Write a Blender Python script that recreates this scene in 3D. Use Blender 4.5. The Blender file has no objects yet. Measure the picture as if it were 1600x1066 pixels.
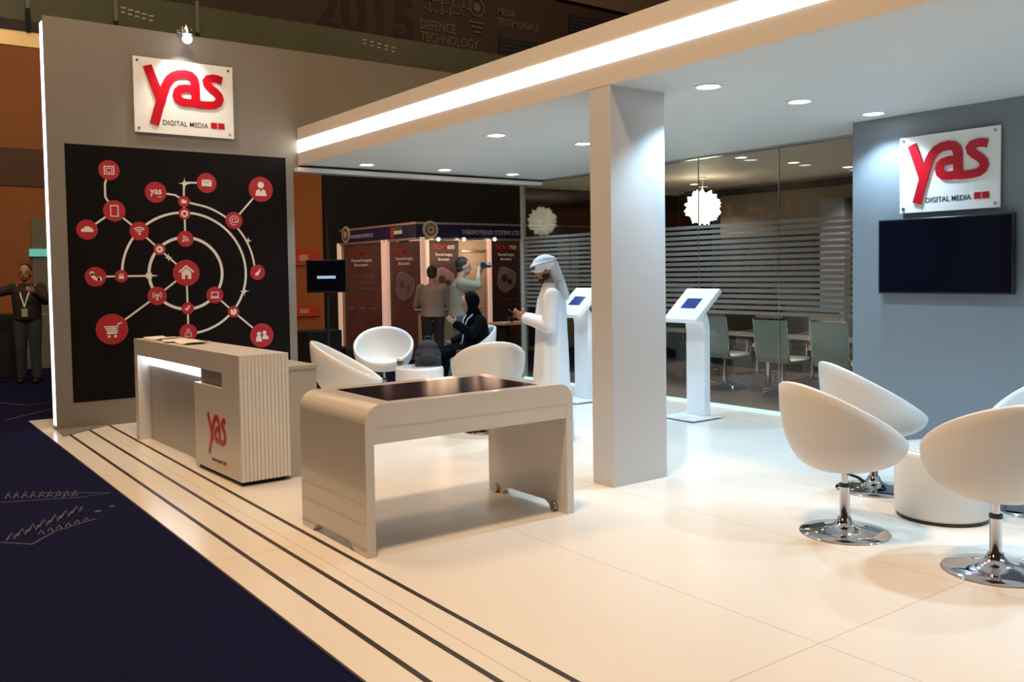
import bpy, math, random
from mathutils import Vector, Matrix, Euler
S = bpy.context.scene
COL = S.collection
random.seed(4)

# ------------------------------------------------------------------ camera
F_PX, CYP = 1403.1, 484.3
YAW, PITCH, ROLL = math.radians(-53.606), math.radians(2.387), math.radians(-.852)
EYE = Vector((0, 0, 1.6))
_f = Vector((math.sin(YAW)*math.cos(PITCH), math.cos(YAW)*math.cos(PITCH), -math.sin(PITCH)))
_r = Vector((math.cos(YAW), -math.sin(YAW), 0)); _u = _r.cross(_f)
RT = math.cos(ROLL)*_r + math.sin(ROLL)*_u
UP = -math.sin(ROLL)*_r + math.cos(ROLL)*_u
cam = bpy.data.cameras.new('camera'); camo = bpy.data.objects.new('camera', cam); COL.objects.link(camo)
M = Matrix((RT, UP, -_f)).transposed().to_4x4(); M.translation = EYE
camo.matrix_world = M
cam.sensor_width = 36; cam.lens = F_PX*36/1600; cam.shift_y = (CYP-533)/1600; cam.clip_end = 200
S.camera = camo

# ------------------------------------------------------------------ world, hall light and added wall lights
w = bpy.data.worlds.new('world'); S.world = w; w.use_nodes = True
w.node_tree.nodes['Background'].inputs[0].default_value = (1, .8, .62, 1)
w.node_tree.nodes['Background'].inputs[1].default_value = .03
S.view_settings.view_transform = 'Standard'; S.view_settings.look = 'None'
S.view_settings.exposure = 0.0; S.view_settings.gamma = 1

def area(name, loc, tgt, size, power, color, size_y=None):
    l = bpy.data.lights.new(name, 'AREA'); l.size = size; l.energy = power; l.color = color
    if size_y: l.shape = 'RECTANGLE'; l.size_y = size_y
    o = bpy.data.objects.new(name, l); COL.objects.link(o); o.location = loc
    o.rotation_euler = (Vector(tgt)-Vector(loc)).to_track_quat('-Z', 'Y').to_euler()
    return o
WARM = (1, .69, .42)
area('hall_or_fill_light', (-3.0, 1.2, 9.5), (-3.6, 2.4, 0), 1.0, 660, WARM)
area('hall_or_fill_light', (-8.8, 0.8, 9.5), (-8.0, 1.6, 0), 2.0, 300, WARM)
area('hall_or_fill_light', (-3.5, -9.0, 8.0), (-5, 3, 1.5), 2.6, 115, (1, .60, .34))
area('hall_or_fill_light', (-14, -5, 9), (-17, 3, 2), 3, 120, WARM)
area('hall_or_fill_light', (-12, 3, 13.5), (-19, 6, 6.5), 3, 420, (1, .80, .52))  # added light without a fixture, brightens the dark balcony band
area('hall_or_fill_light', (-12, 16, 13.5), (-21, 14, 8.5), 3, 260, (1, .66, .42))  # added light, no lamp known here, lifts the dark upper wall

# ------------------------------------------------------------------ materials
_m = {}
def mat(name, col, rough=.5, metal=0, emit=None, es=0, noise=0, nscale=8, coat=0, trans=0, alpha=1, spec=None, bump=0):
    if name in _m: return _m[name]
    m = bpy.data.materials.new(name); m.use_nodes = True; nt = m.node_tree
    b = nt.nodes['Principled BSDF']
    b.inputs['Base Color'].default_value = (*col, 1); b.inputs['Roughness'].default_value = rough
    b.inputs['Metallic'].default_value = metal
    if spec is not None: b.inputs['Specular IOR Level'].default_value = spec
    if coat: b.inputs['Coat Weight'].default_value = coat; b.inputs['Coat Roughness'].default_value = .06
    if emit: b.inputs['Emission Color'].default_value = (*emit, 1); b.inputs['Emission Strength'].default_value = es
    if trans: b.inputs['Transmission Weight'].default_value = trans
    if alpha < 1: b.inputs['Alpha'].default_value = alpha
    if noise or bump:
        tc = nt.nodes.new('ShaderNodeTexCoord'); n = nt.nodes.new('ShaderNodeTexNoise')
        n.inputs['Scale'].default_value = nscale; n.inputs['Detail'].default_value = 5
        nt.links.new(tc.outputs['Object'], n.inputs['Vector'])
        if noise:
            r = nt.nodes.new('ShaderNodeMapRange')
            r.inputs['To Min'].default_value = 1-noise; r.inputs['To Max'].default_value = 1+noise
            nt.links.new(n.outputs['Fac'], r.inputs['Value'])
            mx = nt.nodes.new('ShaderNodeVectorMath'); mx.operation = 'SCALE'; mx.inputs[0].default_value = col
            nt.links.new(r.outputs[0], mx.inputs['Scale']); nt.links.new(mx.outputs[0], b.inputs['Base Color'])
        if bump:
            bp = nt.nodes.new('ShaderNodeBump'); bp.inputs['Strength'].default_value = bump; bp.inputs['Distance'].default_value = .01
            nt.links.new(n.outputs['Fac'], bp.inputs['Height']); nt.links.new(bp.outputs[0], b.inputs['Normal'])
    _m[name] = m; return m

def floor_mat():
    m = mat('floor_laminate', (.80, .74, .66), .22, noise=.02, nscale=1.5, spec=.5); nt = m.node_tree
    b = nt.nodes['Principled BSDF']; src = b.inputs['Base Color'].links[0].from_socket
    tc = nt.nodes.new('ShaderNodeTexCoord'); sp = nt.nodes.new('ShaderNodeSeparateXYZ'); nt.links.new(tc.outputs['Object'], sp.inputs[0])
    def lines(out, off, step, wdt):
        a = nt.nodes.new('ShaderNodeMath'); a.operation = 'SUBTRACT'; nt.links.new(out, a.inputs[0]); a.inputs[1].default_value = off
        p = nt.nodes.new('ShaderNodeMath'); p.operation = 'PINGPONG'; nt.links.new(a.outputs[0], p.inputs[0]); p.inputs[1].default_value = step/2
        l = nt.nodes.new('ShaderNodeMath'); l.operation = 'LESS_THAN'; nt.links.new(p.outputs[0], l.inputs[0]); l.inputs[1].default_value = wdt
        return l.outputs[0]
    m1 = lines(sp.outputs['Y'], 3.27, 1.185, .0028); m2 = lines(sp.outputs['X'], -2.265, 2.745, .0028)
    mx = nt.nodes.new('ShaderNodeMath'); mx.operation = 'MAXIMUM'; nt.links.new(m1, mx.inputs[0]); nt.links.new(m2, mx.inputs[1])
    sc = nt.nodes.new('ShaderNodeMath'); sc.operation = 'MULTIPLY'; nt.links.new(mx.outputs[0], sc.inputs[0]); sc.inputs[1].default_value = .5
    mix = nt.nodes.new('ShaderNodeMix'); mix.data_type = 'RGBA'; nt.links.new(sc.outputs[0], mix.inputs[0])
    nt.links.new(src, mix.inputs[6]); mix.inputs[7].default_value = (.3, .24, .18, 1)
    nt.links.new(mix.outputs[2], b.inputs['Base Color'])
    return m
FLOOR = floor_mat()
CARPET = mat('navy_carpet', (.0058, .0072, .034), .97, spec=.08, noise=.5, nscale=120, bump=.4)
CARPET_MARK = mat('carpet_print', (.09, .09, .13), .95, noise=.3, nscale=60)
BLACKSTRIP = mat('black_inlay', (.03, .022, .015), .4)
WALLGREY = mat('grey_wall_paint', (.20, .18, .152), .6, noise=.02, nscale=3)
WALLBLUE = mat('slate_wall_paint', (.20, .225, .25), .55, noise=.02, nscale=3)
WHITE = mat('white_paint', (.80, .78, .75), .5, noise=.01, nscale=4)
CEIL = mat('white_ceiling_paint', (.60, .62, .61), .6, noise=.01, nscale=2)
GLOSS = mat('white_gloss_laminate', (.67, .63, .575), .22, coat=.5, noise=.01, nscale=3)
DESKM = mat('white_desk_laminate', (.66, .63, .60), .32, noise=.01, nscale=3)
RIBBED = mat('ribbed_panel', (.70, .68, .65), .2, coat=.3)
RECESS = mat('grey_desk_panel', (.42, .40, .37), .35, noise=.03, nscale=3)
LED = mat('led_diffuser', (1, 1, 1), .5, emit=(1, .98, .95), es=6)
LEDC = mat('cool_led_diffuser', (1, 1, 1), .5, emit=(.8, .9, 1), es=5)
LEDV = mat('led_edge', (1, 1, 1), .5, emit=(.86, .88, 1), es=3)
LEDG = mat('green_led', (.5, 1, .8), .5, emit=(.35, 1, .78), es=1.1)
DOWN = mat('downlight_lens', (1, 1, 1), .5, emit=(.93, .97, 1), es=12)
DOWNW = mat('warm_downlight_lens', (1, 1, 1), .5, emit=(1, .93, .72), es=5)
RED = mat('red_acrylic', (.48, .003, .014), .3, noise=.02)
REDP = mat('red_print', (.36, .006, .014), .5, noise=.04, nscale=30)
WHP = mat('white_print', (.68, .65, .60), .5)
BLKP = mat('black_poster', (.007, .0055, .0055), .45, noise=.2, nscale=3, spec=.08)
GREYTXT = mat('dark_grey_lettering', (.06, .06, .07), .4)
SIGN = mat('white_sign_acrylic', (.82, .81, .78), .28, coat=.4)
CHROME = mat('chrome', (.62, .62, .64), .07, 1)
STEEL = mat('brushed_steel', (.5, .5, .5), .3, 1)
ALU = mat('aluminium', (.55, .53, .50), .35, .8)
BLACK = mat('black_plastic', (.012, .012, .014), .3)
BLACKM = mat('matt_black', (.006, .006, .007), .8)
SCREEN = mat('screen_glass', (.004, .004, .009), .14, spec=.4)
SCREEN.node_tree.nodes['Principled BSDF'].inputs['IOR'].default_value = 1.16
LEATHER = mat('white_leatherette', (.68, .65, .61), .42, noise=.015, nscale=10, bump=.03)
PAPER = mat('paper', (.78, .72, .64), .7)
PINKP = mat('pink_paper', (.75, .50, .38), .7)
KIOSK = mat('white_kiosk_metal', (.80, .81, .82), .3)
TABLET = mat('tablet_screen', (.01, .02, .08), .1, emit=(.02, .05, .28), es=.6)
WOODF = mat('dark_wood_floor', (.09, .07, .06), .45, noise=.35, nscale=6)
BROWN = mat('brown_wall', (.20, .15, .105), .6, noise=.08, nscale=2)
BROWNC = mat('beige_ceiling', (.84, .70, .56), .6)
DKBROWN = mat('dark_brown_wall', (.022, .017, .012), .6, noise=.2, nscale=2)
ORANGE = mat('orange_brown_wall', (.30, .095, .020), .6, noise=.12, nscale=.8)
GOLD = mat('brass_panel', (.75, .50, .22), .3, .6, emit=(1, .6, .22), es=.35, noise=.3, nscale=2)  # brass, with a faint glow put into the material for brightness
DKGREEN = mat('dark_green_glass', (.10, .10, .06), .35, noise=.2, nscale=.6)
DKHALL = mat('dark_hall_wall', (.045, .024, .016), .7, noise=.2, nscale=.5)
HALLTXT = mat('faint_lettering', (.13, .095, .075), .7)
HALLTXT2 = mat('maroon_numerals', (.022, .008, .006), .7)
CURTAIN = mat('black_curtain', (.003, .003, .003), .9)
MESHC = mat('green_grey_mesh', (.38, .43, .40), .5, noise=.1, nscale=40)
TAN = mat('tan_seat', (.17, .145, .11), .5, noise=.1, nscale=40)
NAVY = mat('navy_fascia', (.008, .010, .055), .4)
BOOTHP = mat('booth_graphic', (.10, .045, .045), .5, noise=.45, nscale=2.5)
BOOTHD = mat('dark_booth_graphic', (.035, .018, .02), .5, noise=.4, nscale=3)
BOOTHIMG = mat('grey_violet_print', (.16, .11, .125), .6, noise=.5, nscale=9)
BEIGE = mat('beige_laminate', (.42, .36, .27), .5)
SKIN = mat('skin', (.42, .22, .14), .5, noise=.05, nscale=20)
SKIND = mat('tanned_skin', (.30, .15, .09), .5, noise=.05, nscale=20)
HAIR = mat('dark_hair', (.018, .012, .009), .7, bump=.5, nscale=60, noise=.3)
THOBE = mat('white_thobe_cloth', (.66, .72, .80), .8, noise=.02, nscale=12, bump=.12)
ABAYA = mat('black_abaya_cloth', (.003, .003, .004), .9, bump=.15, nscale=10, spec=.06)
GREYSHIRT = mat('beige_shirt', (.27, .19, .14), .85, bump=.2, nscale=14)
GREENSHIRT = mat('olive_grey_shirt', (.19, .16, .11), .85, bump=.2, nscale=14)
DKCLOTH = mat('dark_trousers', (.014, .012, .012), .85, bump=.15, nscale=14)
DKJACKET = mat('dark_jacket', (.022, .016, .014), .85, bump=.15, nscale=14)
JEANS = mat('blue_grey_jeans', (.045, .055, .062), .85, noise=.2, nscale=10)
TEAL = mat('teal_bag_plastic', (.04, .10, .11), .4, noise=.3, nscale=14, bump=.3)
EYEM = mat('eye', (.02, .015, .01), .2)
LIP = mat('lip', (.30, .10, .08), .5)

def glass(name, tint, rough=0.0, refl=.08, alpha=0):
    m = bpy.data.materials.new(name); m.use_nodes = True; nt = m.node_tree
    for n in list(nt.nodes): nt.nodes.remove(n)
    o = nt.nodes.new('ShaderNodeOutputMaterial'); t = nt.nodes.new('ShaderNodeBsdfTransparent'); t.inputs[0].default_value = (*tint, 1)
    g = nt.nodes.new('ShaderNodeBsdfGlossy'); g.inputs['Roughness'].default_value = .02
    ge = nt.nodes.new('ShaderNodeNewGeometry'); dt = nt.nodes.new('ShaderNodeVectorMath'); dt.operation = 'DOT_PRODUCT'
    nt.links.new(ge.outputs['Normal'], dt.inputs[0]); nt.links.new(ge.outputs['Incoming'], dt.inputs[1])
    def mth(op, a, b=None):
        n = nt.nodes.new('ShaderNodeMath'); n.operation = op
        for i, q in enumerate((a, b)):
            if q is None: continue
            if isinstance(q, (int, float)): n.inputs[i].default_value = q
            else: nt.links.new(q, n.inputs[i])
        return n.outputs[0]
    f = mth('ADD', mth('MULTIPLY', mth('POWER', mth('SUBTRACT', 1.0, mth('ABSOLUTE', dt.outputs['Value'])), 5.0), .93), .045)
    x = nt.nodes.new('ShaderNodeMixShader'); nt.links.new(f, x.inputs[0]); nt.links.new(t.outputs[0], x.inputs[1]); nt.links.new(g.outputs[0], x.inputs[2])
    nt.links.new(x.outputs[0], o.inputs[0]); return m
GLASS = glass('clear_glass', (.84, .855, .84))
def frost():
    m = bpy.data.materials.new('frosted_film'); m.use_nodes = True; nt = m.node_tree
    b = nt.nodes['Principled BSDF']; b.inputs['Base Color'].default_value = (.19, .172, .145, 1); b.inputs['Roughness'].default_value = .6
    b.inputs['Alpha'].default_value = .72
    return m
FROST = frost()
PENDM = mat('pendant_petal', (.9, .86, .75), .5, emit=(1, .93, .72), es=4.2)
PENDD = mat('pendant_petal_unlit', (.30, .34, .27), .5, emit=(.5, .7, .5), es=.10)

# ------------------------------------------------------------------ mesh helpers
class MB:
    def __init__(s): s.v = []; s.f = []; s.m = []
    def add(s, vs, fs, mi=0):
        b = len(s.v); s.v += [tuple(p) for p in vs]
        for f in fs: s.f.append(tuple(b+i for i in f)); s.m.append(mi)
        return s
    def box(s, lo, hi, mi=0, M=None):
        vs = [(x, y, z) for x in (lo[0], hi[0]) for y in (lo[1], hi[1]) for z in (lo[2], hi[2])]
        if M: vs = [M @ Vector(p) for p in vs]
        return s.add(vs, [(0,1,3,2),(4,6,7,5),(0,4,5,1),(2,3,7,6),(0,2,6,4),(1,5,7,3)], mi)
    def prism(s, poly, P, d0, d1, mi=0):
        n = len(poly)
        vs = [P(u, v, d0) for u, v in poly]+[P(u, v, d1) for u, v in poly]
        fs = [tuple(range(n))[::-1], tuple(range(n, 2*n))]+[(i, (i+1) % n, (i+1) % n+n, i+n) for i in range(n)]
        return s.add(vs, fs, mi)
    def lathe(s, prof, seg=32, c=(0, 0, 0), mi=0, ax=None, caps=True):
        vs = []; fs = []; n = len(prof)
        for k in range(seg):
            a = 2*math.pi*k/seg
            for r, z in prof:
                p = Vector((r*math.cos(a), r*math.sin(a), z))
                if ax: p = ax @ p
                vs.append((c[0]+p.x, c[1]+p.y, c[2]+p.z))
        for k in range(seg):
            k2 = (k+1) % seg
            for i in range(n-1): fs.append((k*n+i, k2*n+i, k2*n+i+1, k*n+i+1))
        if caps and prof[0][0] > 1e-6: fs.append(tuple(k*n for k in range(seg))[::-1])
        if caps and prof[-1][0] > 1e-6: fs.append(tuple(k*n+n-1 for k in range(seg)))
        return s.add(vs, fs, mi)
    def disc(s, P, u, v, r, d0, d1, mi=0, seg=28):
        return s.prism([(u+r*math.cos(2*math.pi*i/seg), v+r*math.sin(2*math.pi*i/seg)) for i in range(seg)], P, d0, d1, mi)
    def stroke(s, pts, wd, P, d0, d1, mi=0, closed=False):
        n = len(pts); L = []; R = []
        for i, p in enumerate(pts):
            a = pts[i-1] if (i > 0 or closed) else None; b = pts[(i+1) % n] if (i < n-1 or closed) else None
            def nd(q, r):
                dx, dy = r[0]-q[0], r[1]-q[1]; l = math.hypot(dx, dy) or 1; return (dx/l, dy/l)
            if a is None: t = nd(p, b)
            elif b is None: t = nd(a, p)
            else:
                t1, t2 = nd(a, p), nd(p, b); t = (t1[0]+t2[0], t1[1]+t2[1]); l = math.hypot(*t) or 1; t = (t[0]/l, t[1]/l)
            k = wd/2
            if a is not None and b is not None:
                c = max(.5, t[0]*t1[0]+t[1]*t1[1]); k = k/c
            L.append((p[0]-t[1]*k, p[1]+t[0]*k)); R.append((p[0]+t[1]*k, p[1]-t[0]*k))
        m = n if closed else n-1
        vs = [P(*q, d1) for q in L]+[P(*q, d1) for q in R]+[P(*q, d0) for q in L]+[P(*q, d0) for q in R]
        fs = []
        for i in range(m):
            j = (i+1) % n
            fs += [(i, j, n+j, n+i), (2*n+i, 3*n+i, 3*n+j, 2*n+j), (i, 2*n+i, 2*n+j, j), (n+i, n+j, 3*n+j, 3*n+i)]
        if not closed: fs += [(0, n, 3*n, 2*n), (n-1, 3*n-1, 4*n-1, 2*n-1)]
        return s.add(vs, fs, mi)
    def tube(s, pts, r, seg=10, mi=0):
        pts = [Vector(p) for p in pts]; rs = r if isinstance(r, (list, tuple)) else [r]*len(pts); vs = []; fs = []
        prev = None
        for i, p in enumerate(pts):
            t = (pts[min(i+1, len(pts)-1)]-pts[max(i-1, 0)]).normalized()
            if prev is None: a = t.orthogonal().normalized()
            else: a = (prev-t*prev.dot(t)).normalized()
            prev = a; b = t.cross(a)
            for k in range(seg):
                q = p+rs[i]*(a*math.cos(2*math.pi*k/seg)+b*math.sin(2*math.pi*k/seg)); vs.append(q)
        for i in range(len(pts)-1):
            for k in range(seg):
                k2 = (k+1) % seg; fs.append((i*seg+k, i*seg+k2, (i+1)*seg+k2, (i+1)*seg+k))
        fs += [tuple(range(seg))[::-1], tuple((len(pts)-1)*seg+k for k in range(seg))]
        return s.add(vs, fs, mi)
    def ell(s, c, r, R=None, mi=0, nu=20, nv=12):
        vs = []; fs = []
        for j in range(1, nv):
            th = math.pi*j/nv
            for i in range(nu):
                ph = 2*math.pi*i/nu
                p = Vector((r[0]*math.sin(th)*math.cos(ph), r[1]*math.sin(th)*math.sin(ph), r[2]*math.cos(th)))
                if R: p = R @ p
                vs.append(Vector(c)+p)
        t = Vector((0, 0, r[2])); b = Vector((0, 0, -r[2]))
        if R: t = R @ t; b = R @ b
        vs += [Vector(c)+t, Vector(c)+b]; T = len(vs)-2; B = T+1
        for j in range(nv-2):
            for i in range(nu):
                i2 = (i+1) % nu; fs.append((j*nu+i, (j+1)*nu+i, (j+1)*nu+i2, j*nu+i2))
        for i in range(nu):
            i2 = (i+1) % nu; fs.append((T, i, i2)); fs.append((B, (nv-2)*nu+i2, (nv-2)*nu+i))
        return s.add(vs, fs, mi)
    def cap(s, p1, r1, p2, r2, mi=0):
        p1 = Vector(p1); p2 = Vector(p2); d = p2-p1; L = d.length
        if L < 1e-6: return s.ell(p1, (r1,)*3, mi=mi)
        q = Vector((0, 0, 1)).rotation_difference(d.normalized()).to_matrix()
        prof = []; n = 5
        for i in range(n+1):
            a = -math.pi/2+math.pi/2*i/n; prof.append((r1*math.cos(a), r1*math.sin(a)))
        for i in range(n+1):
            a = math.pi/2*i/n; prof.append((r2*math.cos(a), L+r2*math.sin(a)))
        prof[0] = (0.0005, -r1); prof[-1] = (0.0005, L+r2)
        return s.lathe(prof, 14, p1, mi, q)
    def loft(s, secs, seg=36, mi=0):
        # secs: (z, cx, cy, rx, ry, fold amp, fold count)
        vs = []; fs = []
        for z, cx, cy, rx, ry, am, fc in secs:
            for k in range(seg):
                a = 2*math.pi*k/seg; g = 1+am*math.sin(fc*a+.7)+am*.6*math.sin((fc*2-1)*a)
                vs.append((cx+rx*g*math.cos(a), cy+ry*g*math.sin(a), z))
        n = len(secs)
        for i in range(n-1):
            for k in range(seg):
                k2 = (k+1) % seg; fs.append((i*seg+k, i*seg+k2, (i+1)*seg+k2, (i+1)*seg+k))
        fs += [tuple(range(seg))[::-1], tuple((n-1)*seg+k for k in range(seg))]
        return s.add(vs, fs, mi)
    def text(s, txt, P, u, v, wd, h, depth=.002, mi=0, bold=0.0, align='L'):
        cu = bpy.data.curves.new('t', 'FONT'); cu.body = txt; cu.extrude = .5; cu.offset = bold; cu.resolution_u = 3
        o = bpy.data.objects.new('t', cu); COL.objects.link(o)
        dg = bpy.context.evaluated_depsgraph_get(); me = bpy.data.meshes.new_from_object(o.evaluated_get(dg))
        xs = [q.co.x for q in me.vertices]; ys = [q.co.y for q in me.vertices]
        x0, x1, y0, y1 = min(xs), max(xs), min(0, min(ys) if not any(c in txt for c in 'gjpqyQ,') else 0), .72
        if not xs: return s
        vs = []
        sx = wd/(x1-x0); sy = h/y1
        for q in me.vertices: vs.append(P(u+(q.co.x-x0)*sx, v+q.co.y*sy, depth if q.co.z > 0 else 0))
        s.add(vs, [tuple(p.vertices) for p in me.polygons], mi)
        bpy.data.objects.remove(o); bpy.data.meshes.remove(me); bpy.data.curves.remove(cu)
        return s
    def build(s, name, mats, parent=None, smooth=None, bevel=0, bseg=2, recalc=True):
        me = bpy.data.meshes.new(name); me.from_pydata([tuple(p) for p in s.v], [], s.f)
        if not isinstance(mats, (list, tuple)): mats = [mats]
        for m in mats: me.materials.append(m)
        me.polygons.foreach_set('material_index', s.m)
        if recalc:
            import bmesh
            bm = bmesh.new(); bm.from_mesh(me); bmesh.ops.recalc_face_normals(bm, faces=bm.faces); bm.to_mesh(me); bm.free()
        if smooth:
            me.shade_smooth(); me.set_sharp_from_angle(angle=math.radians(smooth))
        me.update()
        o = bpy.data.objects.new(name, me); COL.objects.link(o)
        if parent: o.parent = parent
        if bevel:
            md = o.modifiers.new('bevel', 'BEVEL'); md.width = bevel; md.segments = bseg; md.limit_method = 'ANGLE'; md.angle_limit = math.radians(40)
            me.shade_smooth(); me.set_sharp_from_angle(angle=math.radians(35)) if not smooth else None
            md.harden_normals = False
        return o

def blob(name, mb, m, parent=None, voxel=.008, it=6):
    o = mb.build(name, m)
    r = o.modifiers.new('r', 'REMESH'); r.mode = 'VOXEL'; r.voxel_size = voxel; r.use_smooth_shade = True
    sm = o.modifiers.new('s', 'SMOOTH'); sm.iterations = it; sm.factor = .5
    dg = bpy.context.evaluated_depsgraph_get(); me = bpy.data.meshes.new_from_object(o.evaluated_get(dg))
    bpy.data.objects.remove(o)
    n = bpy.data.objects.new(name, me); COL.objects.link(n)
    if parent: n.parent = parent
    me.materials.clear(); me.materials.append(m)
    return n
def tag(o, label, cat, group=None, kind=None):
    o['label'] = label; o['category'] = cat
    if group: o['group'] = group
    if kind: o['kind'] = kind
    return o
def thing(name, label, cat, loc=(0, 0, 0), rz=0, group=None):
    o = bpy.data.objects.new(name, None); COL.objects.link(o); o.location = loc; o.rotation_euler = (0, 0, rz)
    o.empty_display_size = .1
    return tag(o, label, cat, group)
def struct(o): o['kind'] = 'structure'; return o
def copy_tree(o, parent=None):
    c = o.copy(); COL.objects.link(c)
    if parent is not None: c.parent = parent
    for ch in list(o.children): copy_tree(ch, c)
    return c
def ray(px, py):
    d = RT*((px-800)/F_PX)-UP*((py-CYP)/F_PX)+_f; return d
def on_x(px, py, X): d = ray(px, py); return EYE+d*(X/d.x)
def on_y(px, py, Y): d = ray(px, py); return EYE+d*(Y/d.y)
def on_z(px, py, z=0): d = ray(px, py); return EYE+d*((z-1.6)/d.z)
def PX(X, s=1, x0=0):   # plane X = const seen from +X : u is world Y, v is world z
    return lambda u, v, d: (X+d*s, u, v)
def PY(Y):              # plane Y = const seen from -Y : u is world X
    return lambda u, v, d: (u, Y-d, v)
def PZ(z): return lambda u, v, d: (u, v, z+d)
Z3 = Vector((0, 0, 0))

# ------------------------------------------------------------------ the stand: floor
XL = -11.41
CARP = struct(MB().box((-32, -14, -.3), (14, 26, -.012)).build('floor', CARPET))
struct(MB().box((XL, 1.58, -.012), (6, 8.24, 0)).build('floor', FLOOR))
struct(MB().box((-10.85, 8.24, -.012), (2, 11.75, .001)).build('floor', WOODF))
for i, y in enumerate((1.77, 1.99, 2.225)):
    struct(MB().box((-10.44, y-.0145, -.004), (6, y+.0145, .0008)).build('trim_%d' % (i+1), BLACKSTRIP))
# faint carpet print: sketch strokes and unreadable characters
cm = MB(); P = PZ(-.011)
def cstroke(pts, wd): cm.stroke([tuple(on_z(*p)[:2]) for p in pts], wd, P, 0, .0008)
cstroke([(0, 783), (60, 779), (125, 775), (172, 768), (130, 768), (60, 768)], .012)
cstroke([(0, 845), (50, 848), (85, 828), (150, 808)], .012)
for k in range(9):
    x = 8+k*13; cstroke([(x, 777-k*.4), (x+6, 766-k*.3), (x+9, 776-k*.5), (x+4, 771)], .012)
for k in range(7):
    x = 10+k*17; y = 842-k*7; cstroke([(x, y), (x+8, y-12), (x+12, y-2), (x+16, y-10)], .014)
for k in range(6):
    x = 60+k*14; y = 832-k*4; cstroke([(x, y), (x+5, y-6), (x+9, y)], .010)
cstroke([(150, 798), (156, 795)], .03); cstroke([(172, 790), (178, 788)], .03)
cstroke([(0, 628), (40, 632), (78, 628)], .02); cstroke([(10, 655), (50, 645), (80, 638)], .02)
cm.build('carpet_print', CARPET_MARK, CARP)

# ------------------------------------------------------------------ ceiling canopy and fascia
cl = MB(); cl.box((-10.44, 4.54, 2.95), (6, 8.26, 3.38))
ce = struct(cl.build('ceiling', CEIL))
fa = MB(); fa.box((-10.46, 4.48, 2.95), (6, 4.54, 3.103)); fa.box((-10.46, 4.48, 3.250), (6, 4.54, 3.40)); fa.box((-10.46, 4.53, 3.103), (6, 4.54, 3.25))
FASC = mat('fascia_paint', (.64, .59, .54), .55)
struct(fa.build('trim_fascia', FASC))
tag(MB().box((-10.46, 4.475, 3.104), (6, 4.53, 3.249)).build('light_strip', LED), 'long glowing white light band along the canopy fascia', 'light')
struct(MB().box((-10.44, 8.225, 2.925), (-4.9, 8.30, 2.952)).build('trim_4', STEEL))

# column
cb = MB(); cb.box((-5.075, 4.482, 0), (-4.85, 5.045, 2.952))
tag(cb.build('column', mat('column_paint', (.56, .55, .545), .5), bevel=.003), 'white rectangular column holding up the canopy beside the touch table', 'column')

# downlights
def downlight(x, y, z=2.95, m=DOWN, power=135, colr=(.52, .78, 1), label='', cone=118, group='round downlights in the canopy ceiling', r=.085):
    t = thing('downlight', label, 'ceiling light', (x, y, z), 0, group)
    MB().lathe([(r, .0), (r+.022, -.001), (r+.022, -.006), (r, -.006)], 28, caps=False).build('trim_ring', WHITE, t, smooth=40)
    MB().lathe([(0.0005, -.003), (r, -.003), (r, .001), (.0005, .001)], 28).build('lens', m, t, smooth=40)
    l = bpy.data.lights.new('lamp', 'SPOT'); l.energy = power; l.color = colr; l.spot_size = math.radians(cone); l.spot_blend = .6; l.shadow_soft_size = .05
    lo = bpy.data.objects.new('lamp', l); COL.objects.link(lo); lo.parent = t; lo.location = (0, 0, -.02)
    return t
rows = {5.17: 'front row', 6.3: 'middle row', 7.4: 'back row'}
cols = {-9.98: 'over the left seating group', -7.23: 'between column and the end wall', -4.51: 'right of the column', -1.8: 'outside the right edge', .9: 'outside the right edge'}
for x, cn in cols.items():
    for y, rn in rows.items():
        yy = y if x != -4.51 else {5.17: 5.155, 6.3: 6.25, 7.4: 7.31}[y]
        downlight(x, yy, 2.95, label='round cool white ceiling downlight, %s, %s' % (rn, cn))

# ------------------------------------------------------------------ left wall with header
WX = -10.45
wl = MB(); wl.box((WX-.16, 1.71, 0), (WX, 4.415, 4.34)); wl.box((WX-.16, 4.415, 2.87), (WX, 8.30, 4.34))
struct(wl.build('wall_left', WALLGREY))
struct(MB().box((WX-.02, 4.43, 2.87), (WX+.10, 8.22, 2.915)).build('trim_5', WHITE))
tag(MB().box((WX-.13, 1.700, .05), (WX-.015, 1.712, 4.28)).build('light_strip', LEDV), 'thin vertical glowing strip up the front edge of the grey wall', 'light')
struct(MB().prism([(WX, 1.71), (WX+.46, 1.69), (WX, 2.21)], PZ(0), .001, .012).build('baseboard_left', WALLGREY))
struct(MB().box((WX, 3.098, 3.04), (WX+.001, 3.101, 4.33)).build('trim_6', mat('seam', (.16, .15, .14), .7)))

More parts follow.
